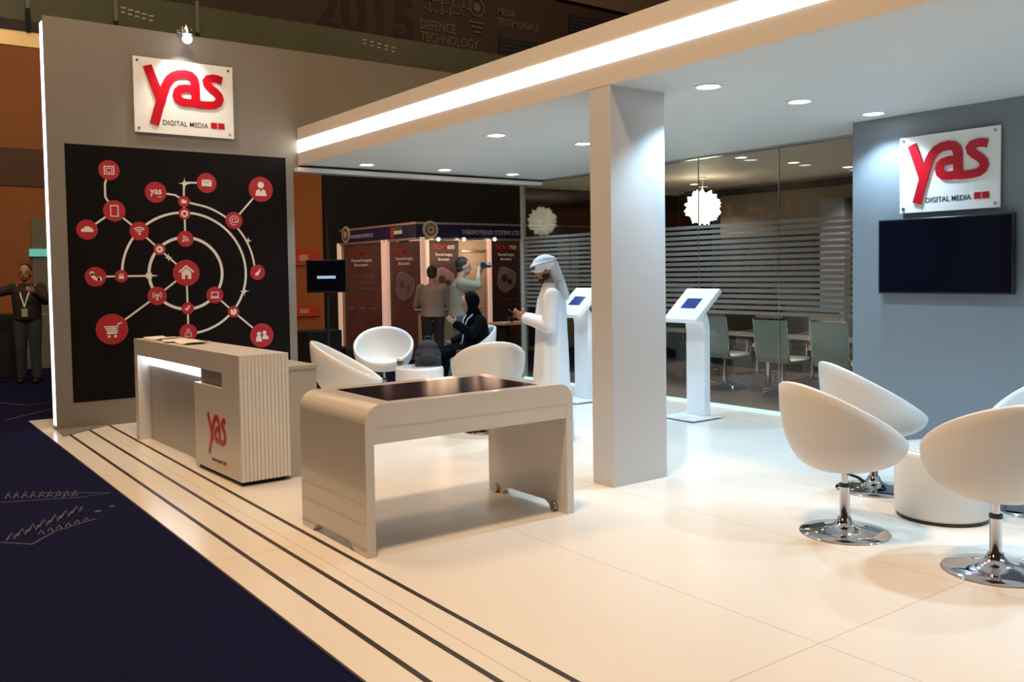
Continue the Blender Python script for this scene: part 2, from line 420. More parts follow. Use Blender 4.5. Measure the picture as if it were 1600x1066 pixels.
# network poster ----------------------------------------------------------
po = MB(); PP = PX(WX)
po.box((WX, 1.877, .28), (WX+.004, 4.318, 3.03), 0)
C0 = (3.098, 1.645)
def arc(c, r, a0, a1, n=60): return [(c[0]+r*math.sin(math.radians(a0+(a1-a0)*i/n)), c[1]+r*math.cos(math.radians(a0+(a1-a0)*i/n))) for i in range(n+1)]
D1, D2, D3 = .005, .006, .0072
def pl(pts, wd=.02): po.stroke(pts, wd, PP, .004, D1, 1)
pl(arc(C0, .408, 0, 360)[:-1]+[(C0[0], C0[1]+.408)], .032)
pl(arc(C0, .69, -91, 180), .026)
pl([(3.094, 2.461)]+arc((3.098, 1.645), .80, 16, 92), .022)
ic = dict((n, (y, z, r)) for n, y, z, r in [('frame',2.308,2.771,.108),('tablet',2.349,2.333,.115),('cloud',2.069,2.124,.107),('yas',2.788,2.553,.117),('mail',3.356,2.682,.114),('folder',3.094,2.461,.065),('gear',3.096,2.322,.066),('person',3.998,2.636,.149),('at',3.664,2.258,.101),('wifi',2.601,2.118,.102),('rss',3.098,2.038,.091),('play',2.810,1.917,.065),('house',3.097,1.650,.149),('phone',2.137,1.620,.107),('lock',2.398,1.622,.068),('antenna',2.769,1.396,.104),('laptop',3.414,1.389,.098),('rocket',3.931,1.646,.092),('leaf',3.101,1.244,.070),('pie',3.627,1.187,.068),('user',3.099,.969,.099),('cart',2.286,1.047,.167),('people',3.964,.890,.145)])
def link(a, b, wd=.02): pl([ic[a][:2], ic[b][:2]], wd)
pl([ic['frame'][:2], (2.262, 2.62), (2.262, 2.48), ic['tablet'][:2]])
for a, b in (('tablet','cloud'),('tablet','wifi'),('wifi','play'),('play','house'),('gear','rss'),('phone','lock'),('house','antenna'),('antenna','cart'),('house','leaf'),('leaf','user'),('laptop','pie'),('pie','people'),('at','person'),('folder','gear')): link(a, b)
pl([ic['lock'][:2], (2.69, 1.622)]); pl([ic['yas'][:2], (3.0, 2.53), (3.094, 2.47)])
pl([ic['mail'][:2], (3.11, 2.675), (3.098, 2.65), ic['folder'][:2]])
for n, (y, z, r) in ic.items(): po.disc(PP, y, z, r, .004, D2, 2)
def ip(n, pts, k=.55):
    y, z, r = ic[n]; po.prism([(y+a*r*k, z+b*r*k) for a, b in pts], PP, D2, D3, 1)
def is_(n, pts, wd, k=.55, closed=False):
    y, z, r = ic[n]; po.stroke([(y+a*r*k, z+b*r*k) for a, b in pts], wd*r, PP, D2, D3, 1, closed)
def idc(n, a, b, rr, mi=1, k=.55, d0=None):
    y, z, r = ic[n]; po.disc(PP, y+a*r*k, z+b*r*k, rr*r, D2, D3 if mi == 1 else D3+.0006, mi, 20)
sq = [(-.8, -.7), (.8, -.7), (.8, .7), (-.8, .7)]
is_('frame', sq, .10, closed=True); is_('frame', [(-.45, -.35), (.45, -.35), (.45, .35), (-.45, .35)], .06, closed=True)
is_('tablet', [(-.6, -.9), (.6, -.9), (.6, .9), (-.6, .9)], .09, closed=True)
ip('cloud', [(-1, -.4), (1, -.4), (1.1, 0), (.7, .35), (.3, .6), (-.3, .6), (-.6, .2), (-1, .1)])
ip('mail', [(-.9, -.6), (.9, -.6), (.9, .6), (-.9, .6)]); is_('mail', [(0, 0), (.01, 0)], .01)
y_, z_, r_ = ic['mail']; po.stroke([(y_-.45*r_, z_+.3*r_), (y_, z_-.05*r_), (y_+.45*r_, z_+.3*r_)], .05*r_, PP, D3, D3+.0006, 2)
ip('folder', [(-.8, -.6), (.8, -.6), (.8, .4), (.1, .4), (0, .65), (-.8, .65)])
idc('gear', 0, 0, .62); idc('gear', 0, 0, .30, 2)
idc('person', 0, .62, .26); ip('person', [(-.85, -.95), (-.7, -.2), (-.2, .05), (0, -.4), (.2, .05), (.7, -.2), (.85, -.95)])
is_('at', [(.45*math.cos(t/10*6.28), .45*math.sin(t/10*6.28)) for t in range(10)], .09, closed=True)
is_('at', [(.45, .4), (.5, -.4), (.9, -.3), (.95, .3), (.5, .9), (-.2, .95), (-.9, .4), (-.9, -.4), (-.3, -.95), (.5, -.9)], .08)
for q in (.5, .9, 1.3): is_('wifi', [(q*math.sin(math.radians(a)), q*math.cos(math.radians(a))-.55) for a in range(-50, 51, 12)], .10)
idc('wifi', 0, -.55, .12)
for q in (.7, 1.2): is_('rss', [(q*math.sin(math.radians(a))-.6, q*math.cos(math.radians(a))-.6) for a in range(0, 91, 15)], .13)
idc('rss', -.5, -.5, .13)
idc('play', 0, 0, .62); y_, z_, r_ = ic['play']; po.prism([(y_-.18*r_, z_-.25*r_), (y_+.3*r_, z_), (y_-.18*r_, z_+.25*r_)], PP, D3, D3+.0006, 2)
is_('house', [(-1, .1), (0, .95), (1, .1)], .13); ip('house', [(-.65, -.85), (-.2, -.85), (-.2, -.3), (.2, -.3), (.2, -.85), (.65, -.85), (.65, .1), (0, .65), (-.65, .1)])
is_('phone', [(-.65, .6), (-.45, .0), (.1, -.4), (.75, -.5)], .30); idc('phone', -.6, .6, .22); idc('phone', .7, -.4, .22)
ip('lock', [(-.7, -.75), (.7, -.75), (.7, .1), (-.7, .1)]); is_('lock', [(-.4, .1), (-.4, .6), (.4, .6), (.4, .1)], .12)
for sgn in (-1, 1):
    for q in (.4, .8): is_('antenna', [(sgn*q*math.cos(math.radians(a)), .15+q*math.sin(math.radians(a))) for a in range(-45, 46, 15)], .09)
idc('antenna', 0, .15, .12); is_('antenna', [(0, .1), (-.2, -.9)], .08); is_('antenna', [(0, .1), (.2, -.9)], .08)
is_('laptop', [(-.7, -.35), (.7, -.35), (.7, .6), (-.7, .6)], .10, closed=True); ip('laptop', [(-1, -.7), (1, -.7), (1, -.5), (-1, -.5)])
ip('rocket', [(-.6, -.3), (.2, .3), (.7, 1), (.6, .1), (.1, -.5), (.3, -1), (-.1, -.6), (-.5, -.9)])
ip('leaf', [(-.9, -.2), (-.2, -.7), (.8, .7), (.2, .9), (-.1, 0), (-.5, .3)])
idc('pie', 0, 0, .58); y_, z_, r_ = ic['pie']; po.prism([(y_, z_), (y_+.1*r_, z_+.6*r_), (y_-.3*r_, z_+.6*r_)], PP, D3, D3+.0006, 2)
is_('user', [(.3*math.cos(t/10*6.28), .45+.3*math.sin(t/10*6.28)) for t in range(10)], .07, closed=True); is_('user', [(-.7, -.8), (-.55, -.1), (.55, -.1), (.7, -.8)], .07, closed=True)
for q in range(4): is_('cart', [(-.85+q*.1, .3-q*.22), (.75-q*.08, .3-q*.22)], .08)
is_('cart', [(1.1, .75), (.7, .6), (.5, -.5), (-.6, -.5)], .08); idc('cart', -.35, -.85, .09); idc('cart', .35, -.85, .09)
for a, b, q in ((-.45, .25, .17), (.4, .4, .17)):
    idc('people', a, b, q)
ip('people', [(-.95, -.9), (-.85, -.15), (-.45, 0), (-.1, -.2), (0, -.9)]); ip('people', [(.1, -.6), (.1, -.05), (.45, .1), (.9, -.1), (1.05, -.6)])
y_, z_, r_ = ic['yas']; 
po.text('yas', PP, y_-.062, z_-.02, .125, .075, D3, 1, .02); po.stroke([(y_+.02, z_-.05), (y_+.062, z_-.05)], .008, PP, D2, D3, 1)
for y, z, q in ((3.106, 2.663, .07), (2.905, 1.825, .05), (2.688, 1.623, .10), (3.828, 2.023, .05), (3.765, 1.425, .06)):
    pts = []
    for k in range(16): rr = q*(1 if k % 4 == 0 else (.45 if k % 2 == 0 else .30)); pts.append((y+rr*math.sin(k*math.pi/8), z+rr*math.cos(k*math.pi/8)))
    po.prism(pts, PP, D1, D1+.0006, 1)
tag(po.build('wall_poster', [BLKP, WHP, REDP]), 'big black wall graphic of red icon circles linked by white rings', 'poster')

# signs -------------------------------------------------------------------
def sign(P, u0, v0, wd, h, label):
    """P(u,v,d) in metres on the wall, (u0,v0) = top left corner"""
    Q = lambda u, v, d: P(u0+u*wd, v0-v*h, d)
    cu = thing('logo_sign', label, 'sign', P(u0+wd/2, v0-h/2, 0))
    off = Vector(cu.location)
    def LQ(u, v, d): return Vector(Q(u, v, d))-off
    MB().prism([(0, 0), (1, 0), (1, 1), (0, 1)], LQ, .025, .037).build('board', SIGN, cu)
    lt = MB()
    y1 = [(.135, .11), (.202, .354), (.268, .60)]
    y2 = [(.188, .885), (.236, .662), (.276, .489), (.318, .334), (.350, .262), (.39, .212), (.44, .182), (.507, .171), (.56, .183), (.592, .222), (.605, .29), (.605, .365), (.605, .475), (.609, .575)]
    a = [(.60, .362), (.55, .362), (.501, .364), (.455, .378), (.428, .412), (.418, .46), (.43, .515), (.46, .548), (.50, .556), (.545, .556), (.605, .552)]
    s_ = [(.575, .545), (.61, .562), (.659, .567), (.742, .563), (.80, .552), (.838, .52), (.856, .465), (.846, .415), (.813, .37), (.765, .325), (.730, .28), (.722, .235), (.742, .200), (.790, .184), (.83, .186), (.885, .204)]
    ar = h/wd
    def AQ(u, v, d): return LQ(u, v/ar, d)
    for k, (pts, wdt) in enumerate(((y1, .088), (y2, .088), (a, .082), (s_, .080))):
        lt.stroke([(p[0], p[1]*ar) for p in pts], wdt, AQ, .037, .052-.0002*k)
    for q in (.792, .868): lt.prism([(q-.034, .797), (q+.032, .797), (q+.032, .878), (q-.034, .878)], LQ, .037, .042)
    lt.build('red_logo', RED, cu, smooth=30)
    TQ = lambda u, v, d: LQ(u, .88-v, .037+d)
    MB().text('DIGITAL MEDIA', TQ, .275, 0, .455, .068, .003, 0, .005).build('lettering', GREYTXT, cu)
    for (u, v) in ((.04, .05), (.955, .055), (.04, .945), (.955, .945)):
        m = MB(); m.disc(lambda a_, b_, d: LQ(u+a_/wd, v+b_/h, d), 0, 0, .014, .0, .044, 0, 16); m.build('standoff_screw', STEEL, cu)
    return cu
sign(PX(WX), 2.58, 4.03, 1.10, .825, 'white acrylic logo sign lit by a spotlight above the black network wall graphic')

# arm spotlight above left sign
sp = thing('arm_spotlight', 'small arm spotlight glowing above the left logo sign', 'spotlight', (WX, 3.11, 4.34))
MB().box((-.02, -.05, 0), (.06, .05, .03)).build('bracket', STEEL, sp, bevel=.004)
MB().tube([(.02, 0, .02), (.06, 0, .06), (.14, 0, .08), (.22, 0, .05), (.25, 0, -.02)], .008, 8).build('arm', CHROME, sp, smooth=60)
MB().lathe([(.0005, .08), (.045, .078), (.062, .05), (.066, .0), (.06, -.002)], 24, (.25, 0, -.06)).build('lamp_housing', STEEL, sp, smooth=50)
MB().ell((.25, -.0, -.105), (.052, .052, .05)).build('bulb', mat('spot_bulb', (1, 1, 1), .5, emit=(.95, .95, 1), es=14), sp, smooth=60)
l = bpy.data.lights.new('lamp', 'SPOT'); l.energy = 42; l.color = (1, .96, .90); l.spot_size = math.radians(95); l.spot_blend = .8; l.shadow_soft_size = .04
lo = bpy.data.objects.new('lamp', l); COL.objects.link(lo); lo.parent = sp; lo.location = (.29, 0, -.17); lo.rotation_euler = (0, math.radians(28), 0)

# ------------------------------------------------------------------ right wall with tv
struct(MB().box((-4.9, 7.6, 0), (6, 7.78, 2.952)).build('wall_right', WALLBLUE))
sign(PY(7.6), -4.41, 2.738, .868, .665, 'white acrylic logo sign above the wall television on the slate wall')
tv = thing('television', 'large black flat television mounted on the slate wall under the sign', 'television', (-4.0, 7.6, 1.69))
MB().box((-.25, -.035, -.2), (.25, 0, .2)).build('wall_mount', STEEL, tv)
cs_ = MB().box((-.587, -.085, -.33), (.587, -.03, .33)).build('casing', BLACK, tv, bevel=.006)
MB().box((-.572, -.0865, -.312), (.572, -.084, .316)).build('screen', SCREEN, cs_)

# ------------------------------------------------------------------ glass partitions
GY = 8.22
def pane_row(xs, name, seed):
    w_ = bpy.data.objects.new(name, None); COL.objects.link(w_); w_.location = (xs[0], GY, 0); struct(w_)
    for a, b in zip(xs, xs[1:]):
        pn_ = MB().box((a-xs[0]+.003, -.006, .012), (b-xs[0]-.003, .006, 2.925)).build('pane', GLASS, w_)
        st = MB(); n = 17
        for k in range(n):
            z = 1.10+k*(1.01/(n-1)); st.box((a-xs[0]+.005, -.0075, z-.020), (b-xs[0]-.005, -.0065, z+.020))
        st.build('frosted_stripes', FROST, pn_)
    return w_
wn = pane_row([-10.85, -9.74, -8.55, -7.355, -6.198, -5.04, -3.9], 'window_1', 1)
for x in (-8.55, -7.355, -6.198, -5.04):
    MB().box((x+10.85-.004, -.007, .012), (x+10.85+.004, .007, 2.925)).build('joint', STEEL, wn)
w2 = bpy.data.objects.new('window_2', None); COL.objects.link(w2); w2.location = (-10.85, GY, 0); struct(w2)
MB().box((-.006, .01, .012), (.006, 3.4, 2.925)).build('pane', GLASS, w2)
MB().box((-.03, -.02, 0), (.03, .04, 2.95)).build('corner_post', mat('glass_edge', (.30, .34, .31), .3), w2)
tag(MB().box((-10.8, 8.17, 0), (-4.9, 8.205, .018)).build('light_strip', LEDG), 'thin green glowing strip on the floor along the glass wall', 'light')

# ------------------------------------------------------------------ meeting room behind the glass
struct(MB().box((-10.9, 8.30, 2.952), (2, 11.75, 3.1)).build('ceiling', BROWNC))
bw = MB(); bw.box((-9.95, 11.65, 2.15), (2, 11.78, 2.95))
struct(bw.build('wall_back', BROWN))
bw = MB(); bw.box((-9.95, 11.66, 0), (2, 11.77, 2.15))
struct(bw.build('wall_back', DKBROWN))
struct(MB().box((-10.88, 8.3, 2.88), (-10.80, 11.7, 2.952)).build('trim_7', BEIGE))
struct(MB().box((-10.8, 11.58, 2.80), (2, 11.70, 2.90)).build('trim_8', DKBROWN))
struct(MB().box((-7.95, 11.50, 0), (-7.55, 11.66, 2.6)).build('trim_9', mat('column_reflection', (.20, .21, .24), .6)))  # pale block standing in for a white column reflected in the glass
for p, cn in (((1158, 246), 'left of three'), ((1240, 254), 'middle of three'), ((1325, 261), 'nearest the slate wall'), ((1085, 288), 'beside the bright pendant')):
    q = on_z(*p, 2.95)
    downlight(q.x, q.y, 2.95, DOWNW, 190, (1, .83, .70), 'small warm downlight behind the glass, %s' % cn, 130, 'warm downlights in the meeting room ceiling', .07)
# pendants
def pendant(loc, r, m, label, cord=True):
    t = thing('pendant_lamp', label, 'pendant lamp', loc, 0)
    b = MB(); n = 9
    rnd = random.Random(3)
    for j in range(1, n):
        th = math.pi*j/n; k = max(3, int(12*math.sin(th)))
        for i in range(k):
            ph = 2*math.pi*(i+.5*(j % 2))/k
            d = Vector((math.sin(th)*math.cos(ph), math.sin(th)*math.sin(ph), math.cos(th)))
            t1 = d.orthogonal().normalized(); t2 = d.cross(t1)
            a = rnd.random()*3; u_ = (t1*math.cos(a)+t2*math.sin(a)); v_ = d.cross(u_); q = r*.34
            c = d*r*.80
            b.add([c-u_*q-v_*q*.5, c+u_*q-v_*q*.5, c+v_*q, c+d*r*.38+u_*q*.5], [(0, 1, 2), (0, 1, 3), (1, 2, 3), (2, 0, 3)])
    b.ell((0, 0, 0), (r*.8, r*.8, r*.8))
    b.build('petal_shade', m, t)
    MB().tube([(0, 0, r*.8), (0, 0, 2.95-loc[2])], .005, 6).build('cord', mat('white_cord', (.7, .68, .6), .5), t)
    MB().lathe([(.0005, 0), (.05, 0), (.05, -.02), (.0005, -.03)], 16, (0, 0, 2.95-loc[2])).build('ceiling_rose', WHITE, t)
    return t
q = on_y(1098, 324, 10.1); pendant(q, .235, PENDM, 'glowing white pendant lamp of pointed petals right of the column')

# meeting table
mt = thing('meeting_table', 'long glass topped meeting table behind the glass wall', 'table', (-7.6, 9.85, 0))
MB().box((-2.6, -.30, .70), (2.6, .30, .715)).build('table_top', mat('grey_glass_top', (.22, .24, .22), .12), mt, bevel=.003)
for x in (-1.9, 0, 1.9): MB().tube([(x, 0, .0), (x, 0, .70)], .04, 16).build('leg', CHROME, mt, smooth=50)
# mesh office chairs
def office_chair(back, seatm):
    t = thing('office_chair', '', 'chair')
    b = MB(); seg = 10; prof = [(.22, .50), (.215, .46), (.10, .44), (-.10, .44), (-.19, .46), (-.225, .52), (-.235, .65), (-.25, .80), (-.27, .93), (-.285, .98)]
    vs = [(x, y, z) for x, z in prof for y in (-.225, .225)]+[(x-.012, y, z-.012) for x, z in prof for y in (-.225, .225)]
    n = len(prof); fs = []
    for i in range(n-1):
        a = 2*i; fs += [(a, a+1, a+3, a+2), (2*n+a, 2*n+a+2, 2*n+a+3, 2*n+a+1), (a, a+2, 2*n+a+2, 2*n+a), (a+1, 2*n+a+1, 2*n+a+3, a+3)]
    k = 5
    s_ = MB().add(vs, fs); s_.build('backrest', back, t)
    MB().box((-.18, -.215, .452), (.20, .215, .468)).build('seat', seatm, t, bevel=.006)
    for y in (-.235, .235):
        MB().tube([(x, y, z) for x, z in prof], .010, 8).build('side_rail', CHROME, t, smooth=60)
        MB().tube([(-.24, y, .70), (-.12, y*1.1, .69), (.12, y*1.1, .67), (.15, y*1.08, .60), (.14, y, .46)], .011, 8).build('armrest', CHROME, t, smooth=60)
    MB().box((-.285, -.235, .97), (-.265, .235, .99)).build('top_rail', CHROME, t)
    MB().tube([(0, 0, .10), (0, 0, .44)], [.03, .02], 14).build('post', CHROME, t, smooth=60)
    for k in range(5):
        a = math.radians(72*k+20)
        MB().tube([(0, 0, .11), (.30*math.cos(a), .30*math.sin(a), .07), (.31*math.cos(a), .31*math.sin(a), .0)], [.02, .014, .012], 8).build('leg', CHROME, t, smooth=60)
    return t
oc = office_chair(MESHC, MESHC); oc2 = office_chair(TAN, TAN)
nearx = [(-7.90, 'nearest the kiosk'), (-6.98, 'middle of three'), (-6.16, 'nearest the slate wall')]
for i, (x, lb) in enumerate(nearx):
    o = oc if i == 0 else copy_tree(oc); o.location = (x, 9.32, .001); o.rotation_euler = (0, 0, math.pi/2+.06)
    tag(o, 'green-grey mesh office chair with its back to the glass, %s' % lb, 'chair', 'near row of office chairs at the meeting table')
for i, (x, lb) in enumerate([(-9.35, 'leftmost of four'), (-8.30, 'second from the left'), (-7.38, 'third from the left'), (-6.45, 'rightmost by the slate wall')]):
    o = oc2 if i == 0 else copy_tree(oc2); o.location = (x, 10.5, .001); o.rotation_euler = (0, 0, -math.pi/2)
    tag(o, 'tan mesh office chair beyond the table, %s' % lb, 'chair', 'far row of office chairs at the meeting table')

# ------------------------------------------------------------------ egg chairs
def egg_chair():
    t = thing('egg_chair', '', 'chair')
    NU, NV = 48, 14
    zb = .385
    def rim(th, k=0):
        c, s = math.cos(th), math.sin(th)
        fx = .355 if c > 0 else .375
        x = fx*c; y = (.375)*s*(1-.06*c)
        h = (1-c)/2
        z = .515+.405*(h**1.05)
        return Vector((x, y, z))
    bot = Vector((-.02, 0, zb))
    vs = []; fs = []; rings = []
    def ring(fn):
        rings.append(len(vs))
        for i in range(NU): vs.append(fn(2*math.pi*i/NU))
    def outer(ph, inset=0, cush=0):
        def fn(th):
            r = rim(th); c = math.cos(th); e = .62+.12*c
            h = math.sin(ph)**e; z = 1-math.cos(ph)**.95
            p = Vector((bot.x+(r.x-bot.x)*h, r.y*h, zb+(r.z-zb)*z))
            if inset:
                d = Vector((p.x-bot.x, p.y, 0)); L = d.length or 1
                p -= d/L*min(inset, L)*1.0; p.z += inset*.9*(1-z)
            return p
        return fn
    for j in range(1, NV+1): ring(outer(math.pi/2*j/NV))
    ring(lambda th: outer(math.pi/2, .012)(th)+Vector((0, 0, .012)))
    ring(lambda th: outer(math.pi/2, .030)(th)+Vector((0, 0, .010)))
    for j in range(NV, 3, -1): ring(outer(math.pi/2*(j-.4)/NV, .040))
    for a, b in zip(rings, rings[1:]):
        for i in range(NU): i2 = (i+1) % NU; fs.append((a+i, a+i2, b+i2, b+i))
    vs.append(bot); fs += [(len(vs)-1, rings[0]+(i+1) % NU, rings[0]+i) for i in range(NU)]
    cp = sum((vs[rings[-1]+i] for i in range(NU)), Vector())/NU; vs.append(cp)
    fs += [(len(vs)-1, rings[-1]+i, rings[-1]+(i+1) % NU) for i in range(NU)]
    MB().add(vs, fs).build('shell', LEATHER, t, smooth=70)
    cu = MB(); cu.lathe([(.0005, -.04), (.20, -.04), (.255, -.02), (.27, .012), (.255, .038), (.20, .052), (.0005, .058)], 36)
    cu.v = [(x*1.0+.035, y*1.03, z+.495-x*-.02) for x, y, z in cu.v]
    cu.build('seat_cushion', LEATHER, t, smooth=60)
    MB().lathe([(.0005, 0), (.258, 0), (.262, .006), (.255, .012), (.17, .022), (.10, .036), (.06, .058), (.043, .085), (.038, .10), (.0005, .10)], 48).build('base', CHROME, t, smooth=50)
    pt_ = MB().lathe([(.036, .09), (.030, .11), (.030, .285), (.0005, .285)], 24).build('post', CHROME, t, smooth=50)
    MB().lathe([(.0335, .282), (.0335, .302), (.0005, .302)], 24).build('collar', BLACK, pt_, smooth=50)
    MB().lathe([(.019, .30), (.019, .388), (.0005, .388)], 20).build('piston', CHROME, t, smooth=50)
    MB().box((-.07, -.07, .378), (.07, .07, .388)).build('mount_plate', BLACK, t)
    MB().tube([(.0, -.02, .365), (.05, -.06, .345), (.075, -.085, .32)], [.007, .009, .012], 8).build('lever', BLACK, pt_, smooth=60)
    return t
egg = egg_chair()
def toward(p, q): return math.atan2(q[1]-p[1], q[0]-p[0])
drumR = (-2.96, 5.58); drumL = (-9.19, 5.40)
spots = [((-3.135, 4.78), 1.22, 'white egg swivel chair left of the right drum table, nearest the column', 'R'),
         ((-3.62, 5.88), 1.0, 'white egg swivel chair behind the right drum table, before the glass wall', 'R'),
         ((-2.245, 4.775), 2.48, 'white egg swivel chair seen from behind at the right frame edge', 'R'),
         ((-2.61, 6.17), -2.2, 'white egg swivel chair at the right frame edge, facing the camera', 'R'),
         ((-8.41, 4.09), 1.05, 'white egg swivel chair with papers on its seat, left of the left drum table', 'L'),
         ((-9.98, 5.35), -.55, 'white egg swivel chair facing the camera behind the left drum table', 'L'),
         ((-7.43, 5.16), 2.75, 'white egg swivel chair seen from its side between drum table and the man in white', 'L'),
         ((-9.44, 6.24), -1.8, 'white egg swivel chair under the seated woman in black', 'L')]
for i, (p, a, lb, g) in enumerate(spots):
    o = egg if i == 0 else copy_tree(egg)
    o.location = (p[0], p[1], 0); o.rotation_euler = (0, 0, a)
    tag(o, lb, 'chair', 'white egg chairs')
def drum(p, s, h, lb):
    t = thing('drum_table', lb, 'table', (p[0], p[1], 0), 0, 'white drum tables')
    MB().lathe([(.0005, 0), (.27, 0), (.27, .022), (.0005, .022)], 48).build('plinth', BLACK, t, smooth=50)
    MB().lathe([(.0005, .022), (.27, .022), (.285, .035), (.285, h-.03), (.279, h-.008), (.268, h), (.256, h), (.0005, h)], 56).build('body', LEATHER, t, smooth=40)
    MB().lathe([(.0005, h), (.255, h), (.258, h+.004), (.254, h+.008), (.0005, h+.008)], 56).build('glass_top', mat('frosted_top', (.62, .66, .66), .12, coat=.5), t, smooth=40)
drum(drumR, 1, .44, 'low white upholstered drum table with round glass top, between the right chairs')
drum(drumL, 1, .50, 'low white drum table holding a cup and a dark bag, behind the touch table')

# ------------------------------------------------------------------ touch table
tt = thing('touch_table', 'white gloss bench-shaped touch table with a black screen in its top', 'table', (-4.51, 2.29, 0))
W, L_, H_ = .90, 1.52, .865
def TP(u, v, d): return (-d, u, v)      # u along Y, v up, d into -X
def leg_poly(a, b): return None
R = .105; n = 10
prof = [(0, .0)]
prof = [(0, 0), (0, H_-R)]+[(R-R*math.cos(math.pi/2*i/n), H_-R+R*math.sin(math.pi/2*i/n)) for i in range(1, n+1)]
prof += [(L_-R+R*math.sin(math.pi/2*i/n), H_-R+R*math.cos(math.pi/2*i/n)) for i in range(0, n+1)]+[(L_, 0), (L_-.05, 0), (L_-.05, H_-.06)]
prof += [(.05, H_-.06), (.05, 0)]
# split into body (top wrap) and two side legs with arched foot cut-outs
wrap = [(0, .30)]+prof[1:-6+0] if False else None
top = MB()
tp = [(0, H_-R)]+[(R-R*math.cos(math.pi/2*i/n), H_-R+R*math.sin(math.pi/2*i/n)) for i in range(1, n+1)]
tp += [(L_-R+R*math.sin(math.pi/2*i/n), H_-R+R*math.cos(math.pi/2*i/n)) for i in range(0, n+1)]
tp += [(L_-.055, H_-R), (L_-.055, H_-.13), (.055, H_-.13), (.055, H_-R)]
top.prism(tp, TP, 0, W)
top.build('top', GLOSS, tt, smooth=35)
def side(u0, u1, nm):
    b = MB()
    pts = [(0, H_-R), (0, 0), (-.10, 0), (-.16, .0), (-.20, .035), (-.24, .055), (-.66, .055), (-.70, .035), (-.74, 0), (-.80, 0), (-W, 0), (-W, H_-R)]
    b.prism(pts, lambda a, c, d: (a, d, c), u0, u1)
    return b.build(nm, GLOSS, tt, smooth=30)
side(0, .055, 'side_panel'); side(L_-.055, L_, 'side_panel')
MB().box((-.022, .045, .640), (-.002, L_-.045, H_-.10)).build('apron', GLOSS, tt)
MB().box((-W+.002, .045, .640), (-W+.022, L_-.045, H_-.10)).build('apron', GLOSS, tt)
MB().box((-W+.13, .20, H_-.001), (-.10, L_-.22, H_+.0025)).build('screen', SCREEN, tt)
for y in (.068, L_-.068):
    for x in (-.13, -W+.10):
        o = MB(); o.lathe([(.0005, -.012), (.030, -.012), (.033, 0), (.030, .012), (.0005, .012)], 20, (x, y, .033), 0, Matrix.Rotation(math.pi/2, 3, 'X'))
        o.build('caster', STEEL, tt, smooth=40)

# ------------------------------------------------------------------ reception desk
dk = thing('reception_desk', 'white reception desk with a lit recess and small red logo', 'desk', (-6.66, 2.34, 0), math.radians(1.9))
DL, DD, DH = 2.72, .40, 1.0
b = MB(); b.box((-DL, 0, .845), (0, DD, DH)); b.box((-DL, 0, 0), (-DL+.10, DD, .845))
b.build('frame', DESKM, dk)
b = MB(); b.box((-1.0, 0, .035), (-.012, .10, .72)); b.box((-.355, 0, .72), (-.012, .10, .845)); b.box((-1.0, .10, .035), (-.012, DD, .845))
b.build('logo_cabinet', DESKM, dk)
MB().box((-DL+.10, .115, .0), (-1.0, DD, .76)).build('recess_panel', RECESS, dk)
MB().box((-1.0, .06, .722), (-.355, .10, .843)).build('slot_panel', RECESS, dk)
MB().box((-DL+.10, .105, .742), (-1.0, .16, .843)).build('light_strip', LEDC, dk)
b = MB(); nr = 13
b.box((-.012, 0, .035), (-.004, DD, DH-.16))
for k in range(nr):
    v = DD*(k+.5)/nr; b.box((-.006, v-DD/nr*.36, .035), (.006, v+DD/nr*.36, DH-.012))
b.build('ribbed_end', RIBBED, dk)
MB().box((-1.0, .03, 0), (-.04, DD-.03, .035)).build('plinth', BLACKM, dk)
b = MB(); b.box((-DL, DD, 0), (-.05, DD+.26, .86)); b.box((-DL, DD, .86), (-.04, DD+.27, .885)); b.build('work_counter', mat('grey_counter', (.40, .37, .33), .4), dk)
lg = MB(); LX, LZ, LW = -.70, .50, .40
LP = lambda u, v, d: (LX+u*LW, -.001-d, LZ-v*.34)
ar = .75
LA = lambda u, v, d: (LX+u*LW, -.001-d, LZ-v/ar*.34)
y1 = [(.05, .02), (.19, .35), (.30, .65)]
y2 = [(.06, .98), (.17, .72), (.25, .49), (.31, .30), (.37, .17), (.45, .08), (.55, .07), (.63, .12), (.67, .22), (.67, .36), (.67, .5), (.68, .62)]
a_ = [(.66, .34), (.54, .34), (.46, .38), (.42, .46), (.43, .54), (.48, .60), (.56, .61), (.67, .60)]
s_ = [(.66, .60), (.75, .63), (.86, .62), (.94, .57), (.97, .48), (.95, .38), (.88, .30), (.82, .22), (.83, .14), (.90, .09), (.99, .12)]
for k, pts in enumerate((y1, y2, a_, s_)): lg.stroke([(p[0], p[1]*ar) for p in pts], .095, LA, 0, .003-.0001*k)
for q in (.86, .96): lg.prism([(q-.04, 1.05), (q+.035, 1.05), (q+.035, 1.13), (q-.04, 1.13)], LP, 0, .003)
lg.build('red_logo', RED, dk)
MB().text('DIGITAL MEDIA', lambda u, v, d: LP(u, 1.13-v, d), .22, 0, .55, .07, .002, 0, .002).build('lettering', GREYTXT, dk)
